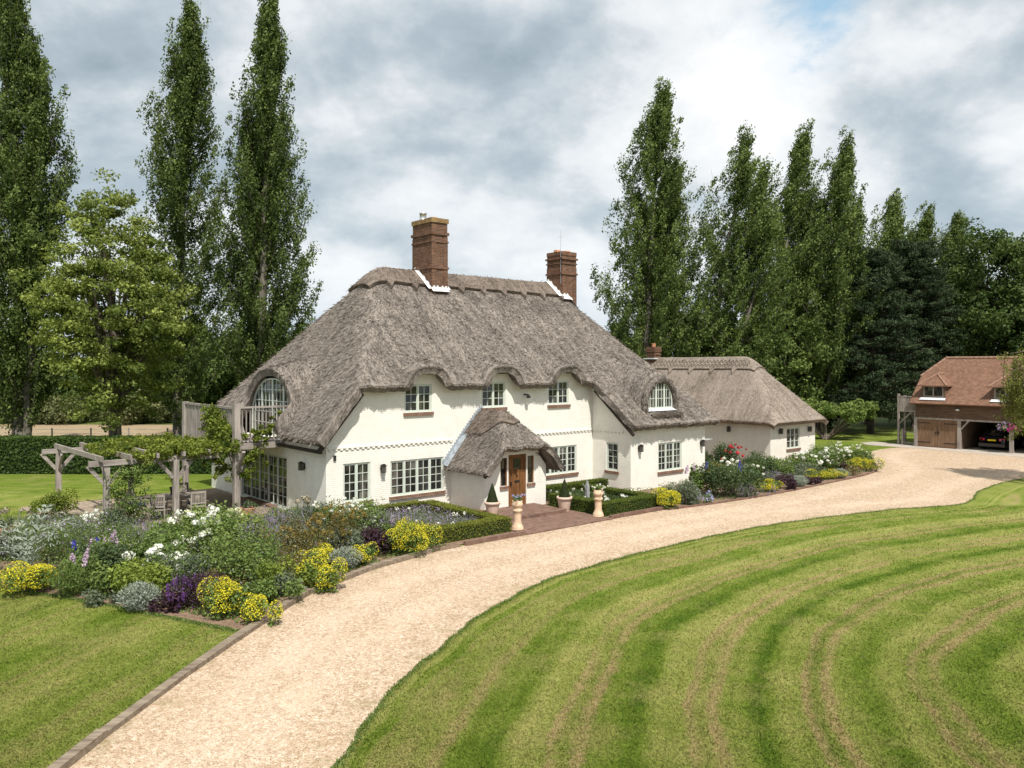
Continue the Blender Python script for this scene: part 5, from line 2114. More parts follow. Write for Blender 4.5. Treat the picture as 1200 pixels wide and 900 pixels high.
vine_run(vq(-6.0, 4.0, 2.6), vq(-2.1, 4.0, 2.65), 70, (0.05, 0.18, 0.10))
vine_run(vq(-5.2, 4.2, 2.7), vq(-2.3, 4.6, 2.8), 70, (0.1, 0.4, 0.10))
vine_run(vq(-4.6, 5.2, 2.75), vq(-2.4, 6.4, 2.8), 60, (0.3, 0.6, 0.10))
vine_run(vq(-6.3, 7.5, 2.75), vq(-3.0, 8.6, 2.8), 60, (0.3, 0.6, 0.10))
vine_run(vq(-2.25, 4.1, 2.7), vq(-2.2, 5.6, 4.1), 66, (0.10, 0.45, 0.22), 0.2)
vine_run(vq(-2.2, 4.6, 3.0), vq(-2.15, 6.0, 3.9), 70, (0.12, 0.5, 0.25), 0.2)
vine_run(vq(-1.7, 3.55, 1.6), vq(-1.0, 3.55, 3.2), 34, (0.25, 0.06, 0.25), 0.12)
vine_run(vq(-1.5, 3.55, 3.1), vq(-0.4, 3.58, 3.9), 16, (0.3, 0.04, 0.2), 0.10)
vine_run(vq(-2.9, 4.0, 2.4), vq(-2.2, 4.3, 1.7), 22, (0.2, 0.2, 0.2), 0.13)
vine_run(vq(-6.6, 4.6, 2.75), vq(-5.0, 7.5, 2.8), 40, (0.4, 0.5, 0.08))
vine_run(vq(-5.0, 9.0, 2.75), vq(-2.6, 6.0, 2.8), 70, (0.4, 0.6, 0.08))
vt.build('stems', 'bark', vn)
crown_obj('foliage', np.array(cl), 40, 0.095, 'vine', vn, np.array(sp) * 1.15, 232, 0.85, 1.15)

rc = thing('climbing_rose', 'dark green climbing rose on the left front pergola post', 'climber', hw(-5.9, 4.0), HA)
cl, sp = [], []
vt = MB()
for k in range(85):
    z = 0.4 + 1.9 * rv.random()
    cl.append(np.array([rv.normal(0, 0.42) * (0.6 + 0.5 * math.sin(z * 1.5)), rv.normal(0, 0.3), z]))
    sp.append(0.14 + 0.1 * rv.random())
for k in range(6):
    vt.tube([(rv.normal(0, 0.1), rv.normal(0, 0.1), 0), (rv.normal(0, 0.25), rv.normal(0, 0.2), 1.2), (rv.normal(0, 0.4), rv.normal(0, 0.2), 2.3)], [0.02, 0.015, 0.008], 5)
vt.build('stems', 'bark_dark', rc)
crown_obj('foliage', np.array(cl), 34, 0.075, 'green', rc, np.array(sp) * 1.2, 234, 0.85, 1.3)


# ------------------------------------------------------------------ patio furniture
def garden_chair(u, v, rz, label):
    t = thing('garden_chair', label, 'chair', hw(u, v, 0.05), HA + rz, 'garden chairs round the patio table')
    f = MB()
    for x in (-0.27, 0.27):
        f.beam((x, -0.25, 0), (x, -0.25, 0.66), 0.045, 0.045)
        f.beam((x, 0.27, 0), (x, 0.33, 0.98), 0.045, 0.05)
        f.beam((x, -0.28, 0.67), (x, 0.30, 0.67), 0.06, 0.03)
        f.beam((x, -0.25, 0.40), (x, 0.29, 0.40), 0.03, 0.05)
    f.beam((-0.27, -0.25, 0.40), (0.27, -0.25, 0.40), 0.03, 0.05)
    f.beam((-0.27, 0.29, 0.40), (0.27, 0.29, 0.40), 0.03, 0.05)
    f.build('frame', 'teak_grey', t)
    s = MB()
    for k in range(7):
        s.box(-0.26, 0.26, -0.24 + k * 0.075, -0.18 + k * 0.075, 0.425, 0.445)
    s.build('seat', 'teak_grey', t)
    b = MB()
    b.beam((-0.27, 0.335, 0.95), (0.27, 0.335, 0.95), 0.03, 0.09)
    b.beam((-0.27, 0.30, 0.52), (0.27, 0.30, 0.52), 0.03, 0.06)
    for k in range(9):
        x = -0.23 + k * 0.0575
        b.beam((x, 0.30, 0.53), (x, 0.333, 0.92), 0.028, 0.015)
    b.build('backrest', 'teak_grey', t)
    c = MB()
    c.box(-0.25, 0.25, -0.23, 0.25, 0.446, 0.51)
    c.build('cushion', 'navy_cloth', t, False, 0.025)
    return t


tb_ = thing('garden_table', 'weathered teak table under the pergola', 'table', hw(-3.85, 5.7, 0.05), HA)
m = MB()
for k in range(8):
    m.box(-0.85, 0.85, -0.5 + k * 0.125, -0.5 + k * 0.125 + 0.118, 0.70, 0.735)
m.build('table_top', 'teak_grey', tb_)
m = MB()
m.box(-0.75, 0.75, -0.42, -0.38, 0.60, 0.699)
m.box(-0.75, 0.75, 0.38, 0.42, 0.60, 0.699)
m.box(-0.78, -0.752, -0.42, 0.42, 0.60, 0.699)
m.box(0.752, 0.78, -0.42, 0.42, 0.60, 0.699)
m.build('apron', 'teak_grey', tb_)
for sx in (-1, 1):
    for sy in (-1, 1):
        m = MB()
        m.box(sx * 0.74 - 0.04, sx * 0.74 + 0.04, sy * 0.36 - 0.04, sy * 0.36 + 0.04, 0, 0.699)
        m.build('leg', 'teak_grey', tb_)
garden_chair(-4.65, 4.75, PI * 0.86, 'teak chair with navy cushion nearest the pergola post')
garden_chair(-3.25, 4.65, PI * 0.98, 'teak chair with navy cushion seen from behind beside the balcony post')
garden_chair(-5.1, 5.9, PI * 0.5, 'teak chair with navy cushion at the far left end of the table')
garden_chair(-3.0, 6.75, 0.1, 'teak chair with navy cushion on the house side of the table')


def pot(name, label, loc, prof, mat, plant=None, cat='plant pot', group=None, rz=0):
    t = thing(name, label, cat, loc, rz, group)
    m = MB()
    m.lathe(prof, (0, 0, 0), 24)
    m.build('pot', mat, t, True)
    rt_, ht_ = prof[-2][0], prof[-2][1]
    s = MB()
    s.lathe([(0.01, 0), (rt_ * 0.92, 0.0), (rt_ * 0.92, 0.01)], (0, 0, ht_ - 0.05), 16)
    s.build('soil', 'soil', t)
    return t


POTP = [(0.20, 0.0), (0.215, 0.02), (0.27, 0.34), (0.285, 0.40), (0.32, 0.41), (0.325, 0.50), (0.29, 0.505), (0.27, 0.44)]


def leaves_in(t, name, cl, sp, per, leaf, mat, seed, aspect=1.4, flat=0.9):
    return crown_obj(name, np.array(cl), per, leaf, mat, t, np.array(sp), seed, flat, aspect)


rp = np.random.default_rng(301)
for (uv, lb) in (((5.62, -3.05), 'clipped cone in a terracotta pot left of the front door'), ((8.62, -4.05), 'clipped cone in a terracotta pot right of the front door')):
    t = pot('potted_topiary', lb, hw(*uv, 0.045), [(r, z * 1.15) for r, z in POTP], 'pale_terracotta', cat='topiary', group='potted cones by the porch')
    n = 2600
    f = 1 - np.sqrt(rp.random(n))
    a = rp.random(n) * 6.28
    r = 0.24 * (1 - f) ** 0.9 * (0.92 + 0.1 * rp.random(n))
    P = np.stack([r * np.cos(a), r * np.sin(a), 0.54 + f * 0.78], -1)
    N = np.stack([np.cos(a), np.sin(a), np.full(n, 0.3)], -1)
    leaf_obj('topiary_cone', P, 0.032, 'topiary', t, 0.45 + rp.normal(0, 0.2, n), 1.4, N)
    m = MB()
    m.lathe([(0.22, 0.54), (0.15, 0.8), (0.02, 1.26)], (0, 0, 0), 10)
    m.tube([(0, 0, 0.45), (0, 0, 0.6)], 0.03, 6)
    m.build('stem', 'bark_dark', t)

CPP = [(0.24, 0.0), (0.245, 0.05), (0.22, 0.12), (0.165, 0.22), (0.15, 0.30), (0.155, 0.55), (0.16, 0.66), (0.20, 0.70), (0.20, 0.74), (0.165, 0.78), (0.17, 0.86), (0.215, 0.90), (0.22, 1.0), (0.19, 1.03), (0.20, 1.10), (0.17, 1.10), (0.16, 1.0)]
for i, (uv, lb) in enumerate((((4.78, -5.55), 'tall cream chimney pot planter with lilac flowers left of the terrace'), ((8.86, -5.72), 'tall cream chimney pot planter with white geraniums right of the terrace'))):
    t = pot('chimney_pot_planter', lb, hw(*uv, 0.045), [(r * 0.92, z * 0.93) for r, z in CPP], 'cream_clay', cat='planter', group='chimney pot planters on the terrace')
    cl = [np.array([rp.normal(0, 0.10), rp.normal(0, 0.10), 1.04 + 0.12 * rp.random()]) for _ in range(16)]
    leaves_in(t, 'foliage', cl, [0.08] * 16, 18, 0.05, 'green', 320 + i)
    cl = [np.array([rp.normal(0, 0.14), rp.normal(0, 0.14), 1.10 + 0.14 * rp.random()]) for _ in range(12)]
    leaves_in(t, 'blossoms', cl, [0.045] * 12, 14, 0.045, 'lilac_fl' if i == 0 else 'white_fl', 330 + i)

bigp = [(0.24, 0), (0.30, 0.05), (0.36, 0.25), (0.38, 0.42), (0.40, 0.48), (0.41, 0.53), (0.37, 0.53), (0.34, 0.46)]
for (px, py, sc_l, mat, fl, lb) in ((154, 613, 0.75, 'terracotta', 'lilac_fl', 'terracotta pot of lilac flowers under the climbing rose'),
                                    (291, 607, 0.7, 'terracotta', None, 'terracotta pot at the foot of the balcony post'),
                                    (4, 640, 1.15, 'terracotta', None, 'large bright terracotta urn at the left frame edge'),
                                    (78, 622, 0.6, 'terracotta', None, 'terracotta pot behind the white phlox'),
                                    ):
    x, y = G(px, py)
    t = pot('terracotta_pot', lb, (x, y, 0.05), [(r * sc_l, z * sc_l) for r, z in bigp], mat, group='terracotta pots round the patio')
    cl = [np.array([rp.normal(0, 0.13), rp.normal(0, 0.13), 0.52 * sc_l + 0.22 * rp.random()]) for _ in range(16)]
    leaves_in(t, 'foliage', cl, [0.10] * 16, 18, 0.07, 'green' if fl else 'dark', 340 + px)
    if fl:
        cl = [np.array([rp.normal(0, 0.2), rp.normal(0, 0.2), 0.66 * sc_l + 0.26 * rp.random()]) for _ in range(16)]
        leaves_in(t, 'blossoms', cl, [0.06] * 16, 14, 0.05, fl, 350 + px)
t = pot('plant_pot', 'dark plant pot with a leafy stem standing on the teak table', hw(-3.75, 5.75, 0.785), [(r * 0.55, z * 0.62) for r, z in POTP], 'dark_brown_and_shade')
cl = [np.array([rp.normal(0, 0.16), rp.normal(0, 0.16), 0.35 + 0.6 * rp.random()]) for _ in range(16)]
leaves_in(t, 'foliage', cl, [0.10] * 16, 10, 0.08, 'lime', 361)

# stone sundial / birdbath post in the rose bed
t = thing('garden_ornament', 'slim grey stone garden ornament among the white roses', 'ornament', hw(10.0, -4.0), HA)
m = MB()
m.box(-0.07, 0.07, -0.07, 0.07, 0, 0.951)
m.hexa([(-0.05, -0.05, 0.95), (0.05, -0.05, 0.95), (0.05, 0.05, 0.95), (-0.05, 0.05, 0.95), (-0.02, -0.03, 1.15), (0.04, -0.03, 1.12), (0.04, 0.03, 1.12), (-0.02, 0.03, 1.15)])
m.build('post', 'slate_stone', t, False, 0.015)
m = MB()
m.tube([(-0.06, 0, 0.75), (-0.22, 0, 0.98), (-0.24, 0, 1.06)], [0.02, 0.018, 0.01], 6)
m.build('gnomon', 'slate_stone', t)


# ------------------------------------------------------------------ cars in the garage
def car(x, y, paint, label):
    p = gw(x, y)
    t = thing('parked_car', label, 'car', (p.x, p.y, 0.03), GA, 'cars parked in the garage')
    # stations along the car, tail at -y towards the viewer
    st = [(0.00, 0.60, 0.42, 0.62), (0.04, 0.78, 0.30, 0.86), (0.14, 0.84, 0.22, 0.96), (0.6, 0.88, 0.18, 0.99), (1.3, 0.89, 0.18, 0.98), (2.4, 0.89, 0.18, 0.95), (3.2, 0.88, 0.18, 0.90), (3.9, 0.84, 0.2, 0.82), (4.25, 0.74, 0.26, 0.68), (4.32, 0.6, 0.36, 0.56)]
    V, n = [], 16
    for (yy, hw_, zb, zt) in st:
        for k in range(n):
            a = 2 * PI * k / n
            cx, sz = math.cos(a), math.sin(a)
            V.append((hw_ * math.copysign(abs(cx) ** 0.45, cx), yy, (zb + zt) / 2 + (zt - zb) / 2 * math.copysign(abs(sz) ** 0.5, sz)))
    m = MB()
    m.v = V
    for i in range(len(st) - 1):
        for k in range(n):
            k2 = (k + 1) % n
            m.f.append((i * n + k, i * n + k2, (i + 1) * n + k2, (i + 1) * n + k))
            m.uv.append([(0, 0)] * 4)
    for r in (0, len(st) - 1):
        m.f.append(tuple(range(r * n, r * n + n)))
        m.uv.append([(0, 0)] * n)
    body = m.build('body', paint, t, True)
    m = MB()
    A = [(-0.74, 0.35, 0.95), (0.74, 0.35, 0.95), (0.76, 3.1, 0.92), (-0.76, 3.1, 0.92)]
    B = [(-0.58, 0.95, 1.40), (0.58, 0.95, 1.40), (0.60, 2.1, 1.42), (-0.60, 2.1, 1.42)]
    m.hexa(A + B)
    cb = m.build('cabin', paint, t, True, 0.08)
    m = MB()
    m.poly([(-0.62, 0.40, 1.0), (0.62, 0.40, 1.0), (0.52, 0.86, 1.36), (-0.52, 0.86, 1.36)])
    m.build('rear_window', 'window_glass', cb)
    for s in (-1, 1):
        m = MB()
        m.poly([(s * 0.765, 0.6, 1.0), (s * 0.77, 2.6, 0.98), (s * 0.625, 2.05, 1.36), (s * 0.61, 1.05, 1.36)])
        m.build('side_window', 'window_glass', cb)
        m = MB()
        m.hexa([(s * 0.46, -0.01, 0.66), (s * 0.80, 0.05, 0.68), (s * 0.80, 0.12, 0.68), (s * 0.46, 0.06, 0.66), (s * 0.46, 0.01, 0.80), (s * 0.80, 0.07, 0.84), (s * 0.80, 0.13, 0.84), (s * 0.46, 0.08, 0.80)])
        m.build('tail_light', 'car_light', t, False, 0.015)
        m = MB()
        m.boxf(lambda a, b, c: (a, b, c), s * 0.28 - 0.13, s * 0.28 + 0.13, 1.1, 1.2, 1.0, 1.32)
        m.build('headrest', 'dark_brown_and_shade', cb, False, 0.04)
        for yy in (0.75, 3.45):
            w = MB()
            w.tube([(s * 0.66, yy, 0.31), (s * 0.88, yy, 0.31)], 0.31, 18)
            wh = w.build('wheel', 'rubber', t)
            w = MB()
            w.tube([(s * 0.87, yy, 0.31), (s * 0.89, yy, 0.31)], 0.2, 14)
            w.build('rim', 'galvanised', wh)
    m = MB()
    m.box(-0.26, 0.26, -0.03, -0.01, 0.64, 0.75)
    m.build('number_plate', 'plate_yellow', t)
    m = MB()
    m.box(-0.84, 0.84, -0.05, 0.25, 0.24, 0.46)
    m.build('bumper', 'car_paint', t, False, 0.05)
    return t


car(4.75, 1.1, 'car_paint', 'dark car with yellow rear plate parked in the open bay')
car(7.85, 1.0, 'car_paint_red', 'red car half hidden behind the weeping tree')

hb = thing('hanging_basket', 'hanging basket of magenta and white petunias on the garage post', 'basket', (*gw(6.15, -0.3), 1.55), GA)
m = MB()
m.lathe([(0.05, 0), (0.2, 0.08), (0.25, 0.2)], (0, 0, 0), 12)
m.tube([(0, 0, 0.2), (0, 0, 0.75), (0, 0.28, 0.75)], 0.012, 5)
m.build('basket', 'dark_brown_and_shade', hb)
cl = [np.array([rp.normal(0.15, 0.32), rp.normal(0, 0.2), 0.2 + rp.normal(0, 0.12)]) for _ in range(26)]
leaves_in(hb, 'foliage', cl, [0.14] * 26, 10, 0.09, 'green', 371)
cl = [np.array([rp.normal(0.25, 0.2), rp.normal(-0.05, 0.2), 0.25 + rp.normal(0, 0.13)]) for _ in range(26)]
leaves_in(hb, 'blossoms', cl, [0.12] * 26, 12, 0.09, 'magenta_fl', 372)
cl = [np.array([rp.normal(-0.35, 0.16), rp.normal(0, 0.2), 0.22 + rp.normal(0, 0.12)]) for _ in range(14)]
leaves_in(hb, 'blossoms', cl, [0.10] * 14, 10, 0.08, 'mauve_fl', 373)


# ------------------------------------------------------------------ the borders, plant by plant
KIND = {
    # leaf colour, leaf size, aspect, leaves per m2 of dome, habit, flower (colour, type, count, size)
    'lime_mound': ('green', 0.075, 1.3, 500, 'dome', ('yellow_fl', 'mass', 2600, 0.032)),
    'cardoon': ('silver', 0.34, 3.2, 120, 'fountain', None),
    'feathery': ('green', 0.10, 7.0, 1100, 'spray', None),
    'leafy': ('green', 0.085, 1.7, 900, 'dome', None),
    'lime_leafy': ('lime', 0.085, 1.6, 900, 'dome', None),
    'dark_leafy': ('dark', 0.085, 1.7, 950, 'dome', None),
    'silver': ('silver', 0.075, 3.2, 1000, 'spray', None),
    'grey_green': ('grey_green', 0.085, 2.6, 950, 'dome', None),
    'plum': ('plum', 0.085, 1.3, 900, 'dome', None),
    'salvia': ('plum', 0.06, 2.5, 900, 'dome', ('violet_fl', 'spike', 90, 0.035)),
    'catmint': ('grey_green', 0.055, 2.0, 900, 'dome', ('mauve_fl', 'spike', 90, 0.030)),
    'lavender': ('grey_green', 0.055, 4.0, 1000, 'dome', ('mauve_fl', 'spike', 60, 0.026)),
    'hydrangea': ('green', 0.10, 1.4, 700, 'dome', ('white_fl', 'ball', 14, 0.13)),
    'cream_hydrangea': ('lime', 0.10, 1.4, 700, 'dome', ('cream_fl', 'ball', 16, 0.12)),
    'white_rose': ('green', 0.07, 1.5, 700, 'dome', ('white_fl', 'ball', 22, 0.075)),
    'phlox': ('green', 0.07, 2.0, 700, 'dome', ('white_fl', 'ball', 16, 0.085)),
    'euphorbia': ('bronze', 0.07, 2.4, 800, 'dome', ('rust_fl', 'spray', 26, 0.075)),
    'bronze': ('bronze', 0.085, 1.6, 850, 'dome', None),
    'iris': ('grey_green', 0.55, 10.0, 60, 'blades', None),
    'stocks': ('green', 0.08, 1.8, 700, 'dome', ('pink_fl', 'column', 5, 0.06)),
    'delphinium': ('dark', 0.10, 1.6, 700, 'dome', ('blue_fl', 'column', 2, 0.06)),
    'allium': ('grey_green', 0.3, 8.0, 60, 'blades', ('seed_hd', 'globe', 8, 0.10)),
    'red_rose': ('dark', 0.08, 1.5, 700, 'dome', ('red_fl', 'ball', 6, 0.085)),
    'blue_mound': ('green', 0.05, 1.4, 700, 'dome', ('lilac_fl', 'mass', 700, 0.045)),
    'hollyhock': ('green', 0.12, 1.3, 350, 'dome', ('pink_fl', 'column', 3, 0.07)),
    'achillea': ('grey_green', 0.07, 3.0, 600, 'dome', ('gold_fl', 'spray', 18, 0.09)),
    'scabious': ('green', 0.06, 2.2, 800, 'dome', ('mauve_fl', 'dots', 90, 0.055)),
    'seedheads': ('bronze', 0.06, 3.0, 500, 'spray', ('seed_hd', 'dots', 60, 0.05)),
}


def dome_pts(rng, n, w, d, h, shell=0.55):
    """points through a lumpy half-dome"""
    K = max(4, int(5 + 3 * w))
    lob = np.stack([rng.normal(0, 0.30, K) * w, rng.normal(0, 0.30, K) * d, h * (0.30 + 0.32 * rng.random(K))], -1)
    rad = np.stack([w * (0.20 + 0.14 * rng.random(K)), d * (0.20 + 0.14 * rng.random(K)), np.zeros(K)], -1)
    rad[:, 2] = np.minimum(h * (0.3 + 0.2 * rng.random(K)), h - lob[:, 2])
    ci = rng.integers(0, K, n)
    dr = unit(rng.normal(size=(n, 3)))
    r = (shell + (1 - shell) * rng.random(n))[:, None]
    P = lob[ci] + dr * r * rad[ci]
    lowm = P[:, 2] < h * 0.28
    P[:, 2] = np.where(lowm, h * 0.28 * rng.random(n), P[:, 2])
    return P, dr, ci, lob, rad


def plant(name, label, cat, px, py, wpx, hpx, kind, seed, group=None, z=0.03):
    rng = np.random.default_rng(seed)
    x, y = G(px, py)
    # the pixel foot is the front edge of the plant; its middle stands half a depth further back
    w = wpx / FOC * y
    h = max(0.18, hpx / FOC * y * 0.96)
    d = w * 0.8
    dirv = Vector((x, y)).normalized()
    x, y = x + dirv.x * d * 0.42, y + dirv.y * d * 0.42
    if hpx > 0.9 * wpx:
        h *= 0.92
    lc, ls, la, dens, habit, fl = KIND[kind]
    t = thing(name, label, cat, (x, y, z), 0, group)
    area = w * d * 0.8 + (w + d) * h
    n = int(min(5200, max(160, area * dens)))
    if habit == 'dome':
        P, dr, ci, lob, rad = dome_pts(rng, n, w, d, h)
        tint = rng.normal(0.42, 0.12, len(lob))[ci] + rng.normal(0, 0.18, n) + 0.15 * (P[:, 2] / h - 0.4)
        leaf_obj('foliage', P, ls * (0.65 + 0.7 * rng.random(n)), lc, t, tint, la, dr * 0.6 + np.array([0, 0, 0.5]), None, 0.7)
    elif habit == 'spray':
        a = rng.random(n) * 6.28
        r = rng.random(n) ** 0.7
        f = rng.random(n) ** 0.7
        lift = np.sqrt(np.maximum(0, 1 - r ** 2 * 0.8))
        ax = np.stack([np.cos(a) * r * 0.8, np.sin(a) * r * 0.8, 0.75 * lift + 0.15], -1)
        P = np.stack([np.cos(a) * r * w * 0.5 * (0.45 + 0.55 * f), np.sin(a) * r * d * 0.5 * (0.45 + 0.55 * f), h * f * lift * 0.95 + 0.02], -1)
        leaf_obj('foliage', P, ls * (0.65 + 0.7 * rng.random(n)), lc, t, 0.3 + 0.4 * f + rng.normal(0, 0.14, n), la, None, ax * 1.4, 1.0)
    elif habit == 'blades':
        n = int(max(24, area * dens))
        a = rng.random(n) * 6.28
        r = rng.random(n) ** 0.6
        L = h * (0.6 + 0.4 * rng.random(n))
        ax = unit(np.stack([np.cos(a) * 0.5 * r, np.sin(a) * 0.5 * r, np.ones(n)], -1))
        P = np.stack([np.cos(a) * r * w * 0.32, np.sin(a) * r * d * 0.32, np.zeros(n)], -1) + ax * (L * 0.5)[:, None]
        leaf_obj('foliage', P, L, lc, t, rng.normal(0.5, 0.2, n), 14.0, None, ax * 6, 1.0)
    elif habit == 'fountain':
        V, tt = [], []
        for k in range(26):
            a = rng.random() * 6.28
            L = w * (0.40 + 0.28 * rng.random())
            up = h * (0.5 + 0.75 * rng.random())
            dx, dy = math.cos(a), math.sin(a)
            tn = 0.35 + 0.5 * rng.random()
            for q in range(11):
                s_ = (q + 0.5) / 11
                c = np.array([dx * L * s_, dy * L * s_, up * math.sin(s_ * 2.35) * 1.05 + 0.03])
                tang = np.array([dx * L, dy * L, up * 2.35 * math.cos(s_ * 2.35)])
                tang = tang / np.linalg.norm(tang)
                side = np.array([-dy, dx, 0.0])
                wd = 0.15 * math.sin(min(1, s_ * 1.2) * PI * 0.8 + 0.3) + 0.02
                for sgn in (-1, 1):
                    tip = c + side * sgn * wd * (0.8 + 0.5 * rng.random()) + tang * wd * 0.7 - np.array([0, 0, 0.02])
                    b0, b1 = c - tang * L / 24, c + tang * L / 24
                    V += [b0, (b0 + tip) / 2 + tang * -0.012, tip, (b1 + tip) / 2 + tang * 0.012]
                    tt.append(tn + rng.normal(0, 0.1))
        quad_mesh('foliage', np.array(V), 'leaf_' + lc, t, {'tint': ('FACE', np.clip(tt, 0, 1))})
    if fl:
        fc, ft, cnt, fs = fl
        P, nn, axs, ss = None, None, None, None
        sca = (w * d) ** 0.5
        up = np.array([0, 0, 1.0])
        if ft == 'mass':
            m_ = int(cnt * max(0.25, min(2.2, w * d * 1.3)))
            P, dr, ci, lob, rad = dome_pts(np.random.default_rng(seed), m_ * 2, w * 1.03, d * 1.03, h * 1.05, 0.9)
            # flowers in frothy sprays with green showing between
            key = np.sin(P[:, 0] * 9 + seed) + np.sin(P[:, 1] * 10 + seed * 2) + np.sin(P[:, 2] * 11) + rng.normal(0, 0.5, len(P))
            keep = (P[:, 2] > h * 0.22) & (key > -0.5)
            P, nn = P[keep], dr[keep] * 0.5 + up * 0.6
            ss = fs * (0.6 + 0.8 * rng.random(len(P)))
            asp = 1.1
        elif ft in ('ball', 'globe', 'spray'):
            c = max(4, int(cnt * max(0.35, min(2.2, w * d * 1.2)))) if ft != 'globe' else cnt
            B, dr, ci, lob, rad = dome_pts(rng, c * 3, w, d, h, 0.97)
            o = np.argsort(-(B[:, 2] / h + 0.35 * rng.random(len(B)) - 0.25 * (B[:, 1] / d)))[:c]
            B = B[o]
            if ft == 'globe':
                B = np.stack([rng.normal(0, 0.3, c) * w, rng.normal(0, 0.3, c) * d, h * (0.85 + 0.3 * rng.random(c))], -1)
            per = 34 if ft != 'spray' else 26
            dd = unit(rng.normal(size=(c * per, 3)))
            fr = np.repeat(fs * (0.65 + 0.6 * rng.random(c)), per)[:, None]
            sq = np.array([1, 1, 0.75]) if ft != 'spray' else np.array([1, 1, 0.9])
            P = np.repeat(B, per, 0) + dd * fr * sq * (0.75 + 0.25 * rng.random((c * per, 1)))
            nn = dd * 2
            ss = fr[:, 0] * 0.75
            asp = 1.1
            if ft == 'globe':
                mb = MB()
                for b in B:
                    mb.tube([(b[0] * 0.8, b[1] * 0.8, 0), tuple(b)], 0.008, 4)
                mb.build('stem', 'leaf_green', t)
        elif ft in ('spike', 'column'):
            c = max(3, int(cnt * (max(0.4, min(2.2, w * d * 1.2)) if ft == 'spike' else 1)))
            B, dr, ci, lob, rad = dome_pts(rng, c, w * 0.95, d * 0.95, h * (0.86 if ft == 'spike' else 0.72), 0.92)
            if ft == 'column':
                B[:, 2] = h * (0.6 + 0.25 * rng.random(c))
            per = 12 if ft == 'spike' else 60
            L = np.repeat((0.13 + 0.10 * rng.random(c)) if ft == 'spike' else (0.17 + 0.12 * rng.random(c)) * max(0.8, h), per)
            q = rng.random(c * per)
            ln = np.repeat(rng.normal(0, 0.18, (c, 2)), per, 0)
            wd = (fs * 0.5 if ft == 'spike' else fs * (1 - 0.7 * q))
            a = rng.random(c * per) * 6.28
            P = np.repeat(B, per, 0) + np.stack([np.cos(a) * wd + ln[:, 0] * L * q, np.sin(a) * wd + ln[:, 1] * L * q, L * q], -1)
            nn = np.stack([np.cos(a), np.sin(a), np.full(len(a), 0.3)], -1)
            ss = fs * (0.8 + 0.6 * rng.random(len(P))) * (1.0 if ft == 'spike' else 0.75)
            asp = 1.3
        else:
            B, dr, ci, lob, rad = dome_pts(rng, cnt * 2, w, d, h * 1.06, 0.97)
            P = B[B[:, 2] > 0.4 * h]
            nn = np.tile(up, (len(P), 1)) + dr[B[:, 2] > 0.4 * h]
            ss = fs * (0.6 + 0.8 * rng.random(len(P)))
            asp = 1.1
        leaf_obj('blossoms', P, ss, fc, t, rng.normal(0.55, 0.25, len(P)), asp, nn, None, 0.5)
    return t


